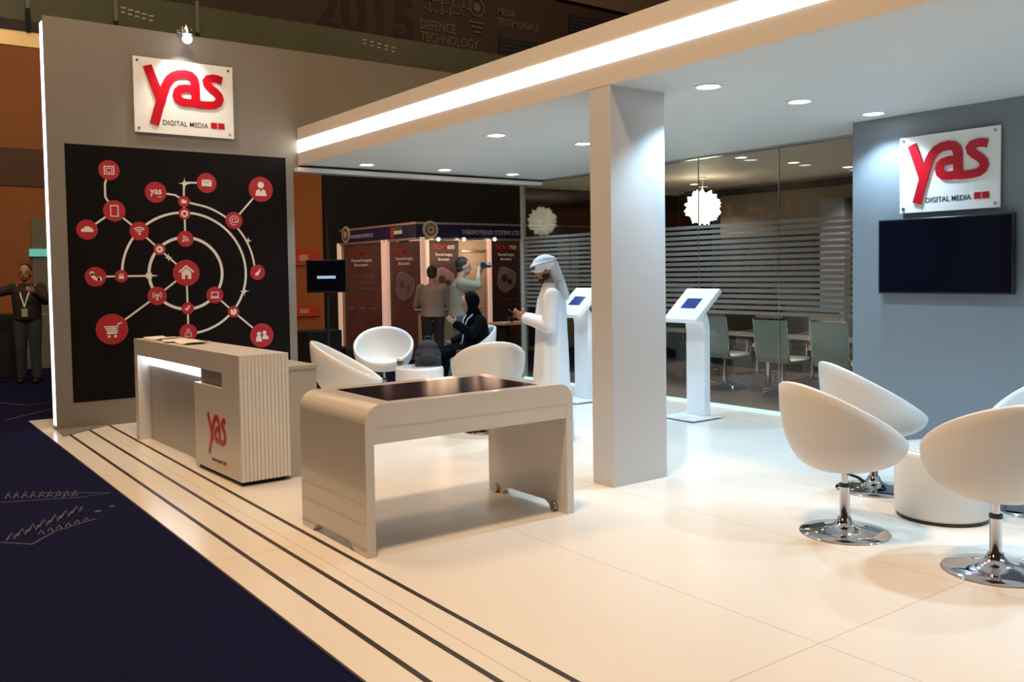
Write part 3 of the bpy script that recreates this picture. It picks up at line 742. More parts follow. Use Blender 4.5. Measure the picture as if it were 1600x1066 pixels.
# brochures on the desk
for i, (p, sz, rz, lb) in enumerate([((-9.0, 2.42), (.30, .21), .3, 'white brochure lying at the far left end of the desk top'),
                                   ((-8.62, 2.44), (.34, .22), -.2, 'white open leaflet on the desk top below the red icon'),
                                   ((-8.22, 2.47), (.30, .21), .12, 'curled white leaflet on the desk top, right of the other papers')]):
    t = MB(); nn = 8; vs = []
    for k in range(nn+1):
        for s_g in (-1, 1):
            x = (k/nn-.5)*sz[0]; z = .006+.02*(k/nn-.5)**2*4*(1 if i != 1 else .4)
            vs.append((x, s_g*sz[1]/2, z)); vs.append((x, s_g*sz[1]/2, z-.004))
    fs = []
    for k in range(nn):
        q = 4*k; fs += [(q, q+2, q+6, q+4), (q+1, q+5, q+7, q+3), (q, q+4, q+5, q+1), (q+2, q+3, q+7, q+6)]
    fs += [(0, 1, 3, 2), (4*nn, 4*nn+2, 4*nn+3, 4*nn+1)]
    o = t.add(vs, fs).build('brochure', PAPER, smooth=60); o.location = (p[0], p[1], DH+.001); o.rotation_euler = (0, 0, rz)
    tag(o, lb, 'brochure', 'papers on the reception desk')

# ------------------------------------------------------------------ kiosks
def kiosk():
    t = thing('tablet_kiosk', '', 'kiosk')
    MB().box((-.23, -.23, .010), (.23, .23, .028)).build('base_plate', KIOSK, t, bevel=.004)
    MB().box((-.20, -.20, 0), (.20, .20, .010)).build('foot_pad', BLACKM, t)
    path = [(.06, .028), (.06, .95), (.045, 1.02), (.0, 1.09), (-.02, 1.11)]
    back = [(.15, .028), (.15, .99), (.12, 1.10), (.07, 1.17), (.04, 1.19)]
    P2 = lambda u, v, d: (d, u, v)
    poly = path+back[::-1]
    b = MB(); b.prism(poly, P2, -.13, .13); b.build('pedestal', KIOSK, t, bevel=.006)
    Mh = Matrix.Translation((0, .02, 1.215)) @ Matrix.Rotation(math.radians(40), 4, 'X')
    h = MB(); h.box((-.235, -.25, -.028), (.235, .25, .028), 0, Mh); hd_ = h.build('head', KIOSK, t, bevel=.008)
    h = MB(); h.box((-.105, -.075, .028), (.105, .085, .0295), 0, Mh); h.build('screen', TABLET, hd_)
    return t
kk = kiosk(); kk.location = (-6.61, 7.26, 0); tag(kk, 'white tablet kiosk with tilted head and small blue screen, right of the column', 'kiosk', 'white tablet kiosks')
k2 = copy_tree(kk); k2.location = (-8.42, 7.20, 0); tag(k2, 'white tablet kiosk mostly hidden behind the man in the white robe', 'kiosk', 'white tablet kiosks')

# ------------------------------------------------------------------ things on the left seating group
zt = .508
c = thing('paper_cup', 'paper coffee cup with white lid and brown sleeve on the drum table', 'cup', (drumL[0]-.08, drumL[1]-.215, zt))
MB().lathe([(.0005, 0), (.028, 0), (.038, .095), (.0005, .095)], 24).build('cup_body', PAPER, c, smooth=50)
MB().lathe([(.0305, .02), (.0375, .075), (.0385, .075), (.0315, .02)], 24, caps=False).build('sleeve', mat('brown_card', (.12, .08, .035), .8), c, smooth=50)
MB().lathe([(.0005, .095), (.041, .095), (.041, .103), (.035, .112), (.0005, .112)], 24).build('lid', WHITE, c, smooth=50)
bg = thing('backpack', 'dark slouching backpack on the drum table beside the woman', 'bag', (drumL[0]+.02, drumL[1]+.11, zt), -.6)
b = MB(); b.ell((0, 0, .12), (.11, .16, .12)); b.ell((.0, .0, .22), (.08, .12, .09)); b.box((-.10, -.15, .0), (.10, .15, .10))
blob('bag_body', b, mat('dark_bag_cloth', (.018, .016, .024), .8, noise=.3, nscale=12, bump=.3), bg, .01)
b = MB(); b.ell((.09, 0, .09), (.05, .11, .075)); blob('front_pocket', b, mat('dark_bag_cloth', (.018, .016, .024)), bg, .01)
MB().tube([(0, -.05, .30), (0, -.03, .345), (0, .03, .345), (0, .05, .30)], .009, 8).build('handle', BLACK, bg, smooth=60)
for i, (dx, dy, dz, m_, lb, rz) in enumerate([(-.04, -.10, .556, PINKP, 'pinkish folder leaning on the left egg chair seat', .4), (.06, .10, .556, PAPER, 'white open booklet lying on the left egg chair seat', .9)]):
    o = MB().box((-.10, -.075, 0), (.10, .075, .012)).build('folder' if i == 0 else 'booklet', m_, bevel=.003)
    o.location = (-8.41+dx, 4.09+dy, dz); o.rotation_euler = (0, 0, rz); tag(o, lb, 'papers')

# ------------------------------------------------------------------ people
def hand(mb, w_, d, nrm, side=1, curl=.6, s=1.0):
    """w_: wrist, d: direction of the palm, nrm: palm normal (fingers curl towards it)"""
    w_ = Vector(w_); d = Vector(d).normalized(); nrm = Vector(nrm); nrm = (nrm-d*nrm.dot(d)).normalized(); x = d.cross(nrm)*side
    Rm = Matrix((x, d, nrm)).transposed()
    mb.ell(w_+d*.045*s, (.040*s, .050*s, .016*s), Rm)
    mb.cap(w_, .022*s, w_+d*.03*s, .022*s)
    for i, (o, ln) in enumerate(((-.029, .070), (-.010, .080), (.010, .075), (.028, .058))):
        p = w_+d*.085*s+x*o*s; dd = d; a = 0
        for k, fr in enumerate((.45, .32, .23)):
            a = curl*(k+.6); dd = (d*math.cos(a)+nrm*math.sin(a)); q = p+dd*ln*fr*s
            mb.cap(p, .0092*s-.0008*k, q, .0088*s-.0009*k); p = q
    p = w_+d*.02*s-x*.030*s; q = p+(d*.6-x*.75+nrm*.35).normalized()*.038*s; mb.cap(p, .013*s, q, .0105*s)
    mb.cap(q, .0105*s, q+(d*.8-x*.1+nrm*.5).normalized()*.032*s, .009*s)
def head(mb, c, tilt, s=1.0, yaw=0):
    """c: head centre; facing +x of the yawed frame; tilt: nod forward"""
    Rm = Matrix.Rotation(yaw, 3, 'Z') @ Matrix.Rotation(tilt, 3, 'Y')
    def T(p): return Vector(c)+Rm @ (Vector(p)*s)
    mb.ell(T((0, 0, .03)), (.095*s, .077*s, .098*s), Rm)
    mb.ell(T((.020, 0, -.040)), (.066*s, .058*s, .078*s), Rm)
    mb.cap(T((.088, 0, .012)), .009*s, T((.108, 0, -.022)), .013*s)
    mb.ell(T((.058, 0, -.088)), (.026*s, .028*s, .022*s), Rm)
    mb.ell(T((.078, 0, -.056)), (.014*s, .026*s, .012*s), Rm)
    for y in (-1, 1):
        mb.ell(T((-.005, y*.078, -.005)), (.018*s, .009*s, .032*s), Rm)
        mb.ell(T((.070, y*.032, .036)), (.018*s, .026*s, .010*s), Rm)
    return T, Rm
def face_bits(parent, T, Rm, s=1.0):
    e = MB()
    for y in (-1, 1): e.ell(T((.083, y*.031, .013)), (.006*s, .009*s, .005*s), Rm)
    e.build('eyes', EYEM, parent, smooth=60)
    e = MB(); e.ell(T((.092, 0, -.058)), (.006*s, .024*s, .007*s), Rm); e.build('mouth', LIP, parent, smooth=60)
def legs(mb, hip_z, feet, knees=None, r=(.085, .055, .040)):
    for i, (fx, fy) in enumerate(feet):
        sg = -1 if i == 0 else 1
        h = Vector((0, sg*.09, hip_z)); k = Vector(knees[i]) if knees else Vector((fx*.5+.02, (fy+sg*.09)/2, hip_z*.52))
        a = Vector((fx, fy, .08)); mb.cap(h, r[0], k, r[1]); mb.cap(k, r[1], a, r[2])
        mb.cap(a, r[2], a+Vector((0, 0, -.03)), .04); mb.cap(a+Vector((-.02, 0, -.045)), .034, a+Vector((.16, 0, -.05)), .028)

# --- man in white robe (faces image left)
fac = math.atan2(-.80, -.594)
mn = thing('person', 'standing man in white robe and white headcloth looking down at a phone', 'person', (-6.62, 5.34, 0), fac)
b = MB()
T, Rm = head(b, (.055, 0, 1.615), math.radians(24))
b.cap((0, 0, 1.40), .062, (.03, 0, 1.54), .058)
b.ell((0, 0, 1.22), (.115, .17, .24)); b.ell((0, 0, .98), (.12, .165, .16)); b.cap((0, -.13, 1.38), .06, (0, .13, 1.38), .06)
legs(b, .92, ((-.02, -.11), (.05, .11)))
armsM = {}
for sg in (-1, 1):
    sh = Vector((0, sg*.18, 1.38)); el = Vector((-.02+.05*(sg > 0), sg*.235, 1.10)); wr = Vector((.25, sg*.05, 1.17))
    armsM[sg] = (sh, el, wr)
    b.cap(sh, .052, el, .042); b.cap(el, .042, wr, .028)
    hand(b, wr, (.75, -sg*.25, .35), (0, -sg, .35), side=sg, curl=.55)
bd = blob('body', b, SKIND, mn, .006, 4)
face_bits(mn, T, Rm)
r_ = MB()
r_.loft([(.045, .01, 0, .215, .24, .035, 7), (.30, .01, 0, .195, .225, .035, 7), (.60, .005, 0, .172, .21, .03, 7), (.90, 0, 0, .158, .20, .02, 7), (1.05, 0, 0, .150, .195, .015, 7), (1.22, 0, 0, .148, .205, .01, 5), (1.34, -.005, 0, .135, .205, 0, 5), (1.42, 0, 0, .10, .15, 0, 5), (1.47, .012, 0, .068, .075, 0, 5), (1.50, .018, 0, .064, .066, 0, 5)])
for sg in (-1, 1):
    sh, el, wr = armsM[sg]
    r_.cap(sh, .075, el, .068); r_.cap(el, .068, wr-(wr-el).normalized()*.02, .052)
blob('robe', r_, THOBE, mn, .008, 5)
g = MB(); Rh = Rm
g.ell(T((-.012, 0, .055)), (.118, .10, .092), Rm)
for k in range(9):
    a0 = k/9
    g.cap(T((.10-.19*a0, -.085-.02*math.sin(a0*3), .055+.02*math.sin(a0*3))), .022, T((.10-.19*(a0+.11), -.087-.02*math.sin(a0*3+.3), .060+.02*math.sin(a0*3))), .022)
for k in range(18):
    a0 = 2*math.pi*k/18; a1 = 2*math.pi*(k+1)/18
    g.cap(T((.104*math.cos(a0)-.008, .092*math.sin(a0), .062+.018*math.cos(a0))), .021, T((.104*math.cos(a1)-.008, .092*math.sin(a1), .062+.018*math.cos(a1))), .021)
g.cap(T((-.09, 0, .05)), .055, (-.075, 0, 1.50), .062); g.cap((-.075, 0, 1.50), .062, (-.125, 0, 1.40), .045); g.cap((-.09, .05, 1.48), .04, (-.14, .07, 1.36), .03)
g.cap((-.06, -.05, 1.52), .04, (-.12, -.07, 1.40), .03)
blob('headcloth', g, THOBE, mn, .006, 3)
MB().ell((0, 0, 0), (.026, .050, .018)).build('sunglasses', BLACK, mn, smooth=60)
sgl = mn.children[-1]; sgl.location = T((.098, .052, .062)); sgl.rotation_euler = (0, math.radians(24), 0)
bb = MB(); bb.ell(T((.058, 0, -.078)), (.040, .050, .036), Rm)
for y in (-1, 1): bb.ell(T((.015, y*.052, -.052)), (.040, .012, .040), Rm)
blob('beard', bb, HAIR, mn, .005, 2)
bpy.context.view_layer.update()
ph = MB().box((-.055, -.035, -.005), (.075, .035, .005)).build('smartphone', BLACK, bevel=.002)
ph.matrix_world = mn.matrix_world @ Matrix.Translation((.345, .0, 1.205)) @ Matrix.Rotation(math.radians(-38), 4, 'Y')
tag(ph, 'dark smartphone held in both hands by the man in white', 'phone')

# --- seated woman in black
fw = -1.75
wm = thing('person', 'seated woman in black headscarf and black robe with a white lanyard', 'person', (-9.40, 6.31, 0), -1.80)
b = MB()
T, Rm = head(b, (.05, 0, 1.215), math.radians(14), .97, .0)
b.cap((-.03, 0, 1.00), .055, (.01, 0, 1.14), .052)
b.ell((-.05, 0, .86), (.11, .15, .20)); b.ell((-.05, 0, .66), (.13, .17, .12)); b.cap((-.04, -.12, 1.0), .055, (-.04, .12, 1.0), .055)
for sg in (-1, 1):
    h = Vector((-.02, sg*.09, .645)); k = Vector((.42, sg*.10, .60)); a = Vector((.44, sg*.09, .10))
    b.cap(h, .085, k, .062); b.cap(k, .058, a, .04); b.cap(a+Vector((-.02, 0, -.05)), .032, a+Vector((.14, 0, -.06)), .026)
wa = {}
wa[-1] = (Vector((-.04, -.17, 1.0)), Vector((.03, -.25, .78)), Vector((.24, -.12, .73)))
wa[1] = (Vector((-.04, .17, 1.0)), Vector((.10, .25, .84)), Vector((.30, .20, .98)))
for sg in (-1, 1):
    sh, el, wr = wa[sg]; b.cap(sh, .045, el, .038); b.cap(el, .038, wr, .026)
    hand(b, wr, (wr-el)+Vector((.0, 0, .03)), (0, -sg, .2), side=sg, curl=.6, s=.95)
blob('body', b, SKIN, wm, .007, 4)
face_bits(wm, T, Rm, .97)
r_ = MB()
r_.loft([(.62, -.03, 0, .19, .235, .02, 6), (.75, -.05, 0, .165, .21, .02, 6), (.90, -.045, 0, .15, .20, .01, 6), (1.00, -.045, 0, .125, .19, 0, 6), (1.07, -.035, 0, .085, .12, 0, 6)])
for sg in (-1, 1):
    r_.cap((-.02, sg*.09, .645), .115, (.42, sg*.10, .59), .085); r_.cap((.42, sg*.10, .59), .083, (.45, sg*.10, .13), .09)
    sh, el, wr = wa[sg]; r_.cap(sh, .07, el, .066); r_.cap(el, .066, wr-(wr-el).normalized()*.02, .055)
r_.cap((.40, -.08, .58), .08, (.40, .08, .58), .08); r_.cap((.44, -.07, .3), .08, (.44, .07, .3), .08); r_.cap((.44, -.07, .14), .09, (.44, .07, .14), .09)
blob('robe', r_, ABAYA, wm, .009, 4)
g = MB(); g.ell(T((-.046, 0, .034)), (.108, .108, .118), Rm); g.cap(T((-.02, 0, -.06)), .085, (-.035, 0, 1.04), .095)
g.ell((-.03, 0, 1.0), (.14, .18, .08)); g.cap(T((.0, 0, -.135)), .045, (.05, 0, .99), .07)
for k in range(16):
    a0 = math.pi*2*k/16; a1 = math.pi*2*(k+1)/16
    g.cap(T((.035, .080*math.cos(a0), -.005+.108*math.sin(a0))), .015, T((.035, .080*math.cos(a1), -.005+.108*math.sin(a1))), .015)
blob('headscarf', g, ABAYA, wm, .006, 3)
ln = MB()
for sg in (-1, 1): ln.tube([(.03, sg*.09, 1.085), (.095, sg*.065, 1.02), (.125, sg*.03, .92), (.13, 0, .82)], .009, 6)
ln.tube([(.13, 0, .82), (.145, 0, .73)], .009, 6)
ln.build('lanyard', mat('white_ribbon', (.8, .8, .8), .6), wm, smooth=60)
MB().box((.155, -.035, .62), (.159, .035, .73)).build('badge', mat('badge_card', (.45, .35, .36), .5), wm)
bpy.context.view_layer.update()
tb = thing('shopping_bag', 'crumpled teal plastic bag beside the seated woman', 'bag', (-9.02, 5.84, 0))
b = MB(); b.ell((0, 0, .30), (.15, .12, .22)); b.ell((.02, .02, .50), (.10, .09, .14)); b.box((-.10, -.08, .0), (.10, .08, .2))
b = MB(); rnd = random.Random(8)
b.loft([(0.0, 0, 0, .13, .10, .06, 5), (.12, 0, 0, .16, .13, .08, 6), (.32, 0, 0, .155, .125, .10, 5), (.50, 0, 0, .10, .09, .14, 6), (.60, 0, 0, .05, .05, .18, 5)])
blob('bag_body', b, TEAL, tb, .01, 2)
MB().tube([(0, -.03, .58), (.01, -.02, .68), (.01, .02, .68), (0, .03, .58)], .007, 6).build('handle', TEAL, tb, smooth=60)

# --- booth visitors and photographer
def std_person(loc, rz, s, label, shirt, trou, arms, tiltd=15, lean=.0, hairm=HAIR, shortsl=True):
    t = thing('person', label, 'person', loc, rz); t.scale = (s, s, s)
    b = MB(); hx = lean
    T, Rm = head(b, (.05+hx, 0, 1.62), math.radians(tiltd))
    b.cap((hx*.9, 0, 1.40), .062, (.02+hx, 0, 1.54), .058)
    b.ell((hx*.6, 0, 1.22), (.115, .17, .24)); b.ell((0, 0, .98), (.12, .165, .14)); b.cap((hx*.9, -.13, 1.39), .06, (hx*.9, .13, 1.39), .06)
    legs(b, .92, ((-.04, -.11), (.05, .11)))
    for sg in (-1, 1):
        sh = Vector((hx*.9, sg*.185, 1.39)); el, wr, hd = [Vector(q) for q in arms[sg]]
        b.cap(sh, .052, el, .042); b.cap(el, .040, wr, .027); hand(b, wr, hd, (0, -sg, .3), side=sg, curl=.7)
    blob('body', b, SKIN, t, .010, 3)
    face_bits(t, T, Rm)
    h = MB(); h.ell(T((-.026, 0, .048)), (.098, .086, .096), Rm); h.ell(T((-.050, 0, -.03)), (.055, .072, .06), Rm); blob('hair', h, hairm, t, .008, 2)
    r_ = MB(); r_.loft([(.93, 0, 0, .150, .19, .02, 5), (1.05, hx*.3, 0, .145, .185, .02, 5), (1.22, hx*.6, 0, .150, .20, .01, 5), (1.36, hx*.85, 0, .135, .20, 0, 5), (1.43, hx*.9, 0, .09, .13, 0, 5), (1.47, hx*.95, 0, .07, .075, 0, 5)])
    for sg in (-1, 1):
        sh = Vector((hx*.9, sg*.185, 1.39)); el, wr, hd = [Vector(q) for q in arms[sg]]
        r_.ell(sh, (.082, .075, .085)); r_.cap(sh, .078, el, .060)
        if shortsl: r_.cap(el, .058, el+(wr-el)*.35, .052)
        else: r_.cap(el, .058, wr-(wr-el)*.08, .042)
    blob('shirt', r_, shirt, t, .011, 3)
    p = MB(); p.ell((0, 0, .96), (.135, .18, .10))
    for i, (fx, fy) in enumerate(((-.04, -.11), (.05, .11))):
        sg = -1 if i == 0 else 1; k = Vector((fx*.5+.02, (fy+sg*.09)/2, .48))
        p.cap((0, sg*.09, .92), .105, k, .078); p.cap(k, .076, (fx, fy, .09), .065)
    blob('trousers', p, trou, t, .011, 3)
    sh = MB()
    for fx, fy in ((-.04, -.11), (.05, .11)): sh.cap((fx-.03, fy, .042), .04, (fx+.16, fy, .036), .034)
    blob('shoes', sh, BLACK, t, .010, 2)
    return t
std_person((-12.38, 7.54, -.012), math.radians(150), .985, 'man in beige shirt seen from behind at the exhibition booth', GREYSHIRT, DKCLOTH,
           {-1: ((.10, -.26, 1.12), (.28, -.14, 1.08), (1, .3, 0)), 1: ((.10, .26, 1.12), (.30, .16, 1.08), (1, -.3, 0))}, 28, .04)
m2 = std_person((-10.95, 7.12, -.012), math.radians(65), 1.05, 'man in olive shirt raising a device to his face beyond the seated woman', GREENSHIRT, JEANS,
           {-1: ((.22, -.24, 1.36), (.26, -.10, 1.56), (.3, .5, .6)), 1: ((.24, .20, 1.33), (.30, .06, 1.54), (.3, -.4, .6))}, 5, .02)
pm = std_person((-15.75, 2.22, -.012), math.radians(-20), 1.06, 'man in dark jacket raising one arm, left of the glowing wall edge', DKJACKET, JEANS,
           {-1: ((.20, -.38, 1.32), (.24, -.50, 1.55), (.2, -.1, 1)), 1: ((.14, .27, 1.20), (.36, .16, 1.34), (1, -.2, .4))}, 0, .0, shortsl=False)
lnb = MB()
for sg in (-1, 1): lnb.tube([(.06, sg*.08, 1.42), (.15, sg*.05, 1.30), (.165, 0, 1.12)], .010, 6)
lnb.build('lanyard', mat('white_ribbon', (.8, .8, .8)), pm, smooth=60)
MB().box((.165, -.04, .98), (.17, .04, 1.10)).build('badge', mat('pale_card', (.4, .4, .38), .5), pm)
bpy.context.view_layer.update()
def held(name, label, cat, owner, M_, build):
    o = build(); o.matrix_world = owner.matrix_world @ M_; tag(o, label, cat); return o
cmr = thing('camera_device', 'dark handheld camera with shoulder strap pointed by the man in olive', 'camera')
cmr.matrix_world = m2.matrix_world @ Matrix.Translation((.33, -.02, 1.64))
cb_ = MB().box((-.03, -.07, -.045), (.04, .07, .045)).build('camera_body', BLACK, cmr, bevel=.008)
MB().lathe([(.0005, 0), (.035, 0), (.035, .08), (.0005, .08)], 20, (.04, 0, 0), 0, Matrix.Rotation(math.pi/2, 3, 'Y')).build('lens', BLACK, cb_, smooth=50)
cm2 = MB().box((-.01, -.05, -.03), (.02, .05, .03)).build('compact_camera', BLACK, bevel=.004)
cm2.matrix_world = pm.matrix_world @ Matrix.Translation((.27, -.52, 1.66)); tag(cm2, 'small dark camera in the raised hand of the man at far left', 'camera')

# ------------------------------------------------------------------ tv on stand beyond the opening
p0 = on_x(510, 432, -11.9)
fl = thing('monitor_stand', 'black monitor on a tall pole beyond the opening, pale bar on its screen', 'monitor', (p0.x, p0.y, -.012), math.radians(-30))
MB().tube([(-.08, 0, .02), (-.08, 0, 2.9)], .025, 12).build('pole', BLACK, fl, smooth=60)
MB().lathe([(.0005, 0), (.28, 0), (.28, .015), (.05, .03), (.0005, .03)], 28, (-.08, 0, 0)).build('base', BLACK, fl, smooth=50)
cs_ = MB().box((-.05, -.28, p0.z-.22), (0, .28, p0.z+.25)).build('casing', BLACK, fl, bevel=.006)
MB().box((0, -.26, p0.z-.195), (.002, .26, p0.z+.225)).build('screen', SCREEN, cs_)
MB().box((.002, -.13, p0.z-.02), (.003, .13, p0.z+.02)).build('screen_bar', mat('pale_blue_screen', (.2, .3, .4), .4, emit=(.35, .5, .7), es=.9), cs_)
# dark cases below it
for i, (px, py, w_, h_, lb) in enumerate([(500, 560, .55, .75, 'dark equipment case standing beyond the opening under the monitor'), (553, 560, .5, .45, 'low dark case between the monitor stand and the booth')]):
    q = on_x(px, 566, -13.2); o = MB().box((-.25, -w_/2, 0), (.25, w_/2, h_)).build('equipment_case', BLACKM, bevel=.02); o.location = (q.x, q.y, -.012)
    tag(o, lb, 'case')

# ------------------------------------------------------------------ neighbouring exhibition booth
BX, BY0 = -13.92, 8.16
bt = thing('exhibition_booth', 'lit exhibition booth with dark product panels and a blue name fascia', 'exhibition booth', (BX, BY0, -.012))
O = Vector((BX, BY0, 0))
def bp(mb, nm, m_, **k):
    mb.v = [(x-O.x, y-O.y, z) for x, y, z in mb.v]; return mb.build(nm, m_, bt, **k)
bp(MB().box((BX-.04, BY0, 2.26), (BX, 12.6, 2.50)), 'front_fascia', NAVY)
bp(MB().box((BX-3.1, BY0, 2.26), (BX-.04, BY0+.04, 2.50)), 'side_fascia', NAVY)
for nm, lo, hi in (('rail', (BX-.05, BY0-.01, 2.50), (BX+.01, 12.6, 2.54)), ('rail', (BX-.05, BY0-.01, 2.22), (BX+.01, 12.6, 2.26)), ('rail', (BX-3.1, BY0-.01, 2.50), (BX-.05, BY0+.05, 2.54)), ('rail', (BX-3.1, BY0-.01, 2.22), (BX-.05, BY0+.05, 2.26))):
    bp(MB().box(lo, hi), nm, ALU)
q0 = on_x(721, 360, BX+.001); q1 = on_x(811, 361, BX+.001)
bp(MB().text('THERMOTEKNIX SYSTEMS LTD', PX(BX), q0.y, 2.33, q1.y-q0.y, .085, .004, 0, .01), 'lettering', mat('pale_blue_lettering', (.30, .33, .45), .5))
bp(MB().text('THERMOTEKNIX SYSTEMS LTD', PY(BY0), -16.7, 2.34, 1.15, .07, .004, 0, .01), 'lettering', mat('pale_blue_lettering', (.3, .33, .45)))
fg = MB(); FP = PY(BY0)
fg.prism([(-14.85, 2.28), (-14.72, 2.28), (-14.72, 2.48), (-14.85, 2.48)], FP, 0, .003, 0)
for k in range(3): fg.prism([(-14.72, 2.28+k*.067), (-14.42, 2.28+k*.067), (-14.42, 2.345+k*.067), (-14.72, 2.345+k*.067)], FP, 0, .003, 1+k)
bp(fg, 'flag', [mat('flag_red', (.35, .02, .02), .5), BLACKM, WHP, mat('flag_green', (.02, .12, .05), .5)])
emb = mat('cream_emblem', (.42, .36, .26), .5); embd = mat('brown_emblem', (.12, .06, .045), .5)
e = MB(); q = on_x(672, 358, BX+.01)
E1 = PX(BX+.01); e.disc(E1, q.y, q.z, .16, 0, .02, 0, 36); e.disc(E1, q.y, q.z, .115, .02, .024, 1, 36); e.disc(E1, q.y, q.z, .065, .024, .028, 0, 24); e.disc(E1, q.y, q.z, .035, .028, .031, 1, 20)
for k in range(12): e.stroke([(q.y+.08*math.cos(k*.5236), q.z+.08*math.sin(k*.5236)), (q.y+.105*math.cos(k*.5236), q.z+.105*math.sin(k*.5236))], .012, E1, .024, .028, 0)
bp(e, 'round_emblem', [emb, embd])
e = MB(); q = on_y(541, 366, BY0-.01); E2 = PY(BY0-.01)
e.disc(E2, q.x, q.z, .17, 0, .02, 0, 36); e.disc(E2, q.x, q.z, .125, .02, .024, 1, 36); e.disc(E2, q.x, q.z, .07, .024, .028, 0, 24)
bp(e, 'round_emblem', [emb, embd])
# panels: (kind, pixel left, pixel right, title)
PB = BX-.75
bp(MB().box((PB-.05, BY0+.3, 0), (PB, 12.6, 2.5)), 'back_panel', BEIGE)
bp(MB().box((BX-3.1, BY0+.05, 0), (BX-.8, BY0+.10, 2.4)), 'side_wall', mat('booth_post', (.30, .22, .17), .6))
def bpanel(P, u0, u1, z0, z1, num, m_, img=True, lines=False, red=True):
    b = MB(); b.prism([(u0, z0), (u1, z0), (u1, z1), (u0, z1)], P, 0, .01, 0)
    w_ = u1-u0; h = z1-z0; Q = lambda u, v, d: P(u, v, .01+d)
    if red: b.text('TICAM', Q, u0+w_*.12, z1-.20, w_*.46, .09, .002, 1, .02)
    if num: b.text(num, Q, u0+w_*.62, z1-.20, w_*.24, .08, .002, 2, .01)
    b.text('Thermal Imaging', Q, u0+w_*.2, z1-.33, w_*.58, .055, .002, 2, .01); b.text('Binoculars', Q, u0+w_*.3, z1-.42, w_*.38, .055, .002, 2, .01)
    if img:
        cy, cz = u0+w_*.5, z1-.80
        pts = [(cy+w_*.32*math.cos(a*.45)*(1+.12*math.sin(a*1.7)), cz+.24*math.sin(a*.45)*(1+.15*math.cos(a*1.3))) for a in range(14)]
        b.prism(pts, Q, 0, .002, 3)
        b.stroke(pts, .02, Q, .002, .003, 4, True); b.disc(Q, cy-w_*.08, cz+.02, .08, .002, .003, 0); b.disc(Q, cy+w_*.12, cz-.05, .06, .002, .003, 0)
    if lines:
        for k in range(3): b.stroke([(u0+w_*.3, z1-.62-k*.12), (u0+w_*.85, z1-.62-k*.12)], .012, Q, 0, .002, 3)
        for k in range(3): b.stroke([(u0+w_*(.1+.3*k), z1-1.25), (u0+w_*(.3+.3*k), z1-1.25)], .03, Q, 0, .002, 3)
    b.stroke([(u0+w_*.1, z0+.98*h/2.2), (u0+w_*.9, z0+.98*h/2.2)], .014, Q, 0, .002, 1)
    b.text('THERMOTEKNIX', Q, u0+w_*.2, z0+.36, w_*.6, .06, .002, 1, .01)
    return bp(b, 'graphic_panel', [m_, REDP, WHP, BOOTHIMG, mat('pale_violet_print', (.24, .17, .19), .5)])
def ux(px): return on_x(px, 450, PB).y
def uy(px): return on_y(px, 450, BY0).x
bpanel(PY(BY0+.02), uy(538), uy(594), .1, 2.20, '', BOOTHP, False, True)
bpanel(PY(BY0+.02), uy(609), uy(656), .1, 2.20, '', BOOTHP, True)
bpanel(PX(PB), ux(671), ux(717), .1, 2.28, '600', BOOTHD, True)
bpanel(PX(PB), ux(769), ux(813), .1, 2.28, '750', BOOTHD, True)
bpanel(PX(PB), ux(826), ux(872), .1, 2.28, '', BOOTHD, True)
PINKW = mat('post_painted_glow', (.60, .42, .34), .5, emit=(1, .62, .48), es=.38)  # glow put into the material in place of lamplight on the posts
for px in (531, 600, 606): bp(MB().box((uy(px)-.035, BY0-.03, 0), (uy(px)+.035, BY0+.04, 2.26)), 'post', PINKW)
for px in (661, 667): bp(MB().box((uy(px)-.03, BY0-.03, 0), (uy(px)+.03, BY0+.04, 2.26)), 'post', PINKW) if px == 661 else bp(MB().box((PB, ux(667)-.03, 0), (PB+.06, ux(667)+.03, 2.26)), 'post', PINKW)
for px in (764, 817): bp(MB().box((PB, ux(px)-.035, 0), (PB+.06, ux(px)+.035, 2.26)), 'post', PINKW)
bp(MB().box((PB+.001, ux(722), .0), (PB+.03, ux(756), 2.0)), 'inner_door', mat('pale_door', (.50, .42, .32), .5))
bp(MB().box((PB+.001, ux(720), 2.02), (PB+.05, ux(758), 2.06)), 'door_rail', ALU)
for px in (685, 725, 773):
    q = on_x(px, 373, BX+.12); e = MB(); e.ell(tuple(q), (.035, .035, .035)); bp(e, 'spot_bulb', mat('booth_bulb', (1, 1, 1), .5, emit=(1, .85, .65), es=3), smooth=60)
    e = MB(); e.box((BX-.0, q.y-.015, q.z+.0), (q.x, q.y+.015, q.z+.04)); bp(e, 'spot_arm', STEEL)
    l = bpy.data.lights.new('lamp', 'POINT'); l.energy = 12; l.color = (1, .62, .42); l.shadow_soft_size = .28
    lo = bpy.data.objects.new('lamp', l); COL.objects.link(lo); lo.parent = bt; lo.location = (q.x+.18-O.x-.5, q.y-O.y, q.z-.2)
l = bpy.data.lights.new('lamp', 'AREA'); l.energy = 13; l.color = (1, .6, .45); l.size = 2
lo = bpy.data.objects.new('lamp', l); COL.objects.link(lo); lo.parent = bt; lo.location = (-1.2, -1.6, 2.6); lo.rotation_euler = (math.radians(50), 0, 0)
q = on_z(668, 566)
o = thing('booth_counter', 'beige booth counter beside the man seen from behind', 'counter', (-13.25, 8.35, -.012))
MB().box((-.22, -.45, 0), (.22, .55, .98)).build('body', BEIGE, o, bevel=.01)
MB().box((-.26, -.5, .98), (.26, .6, 1.02)).build('counter_top', mat('pale_counter_top', (.6, .5, .38), .4), o, bevel=.006)
o = thing('display_table', 'low dark display table in the booth between woman and robed man', 'table', (-13.3, 10.05, -.012))
MB().box((-.25, -.6, .66), (.25, .6, .70)).build('table_top', mat('pale_counter_top', (.6, .5, .38)), o)
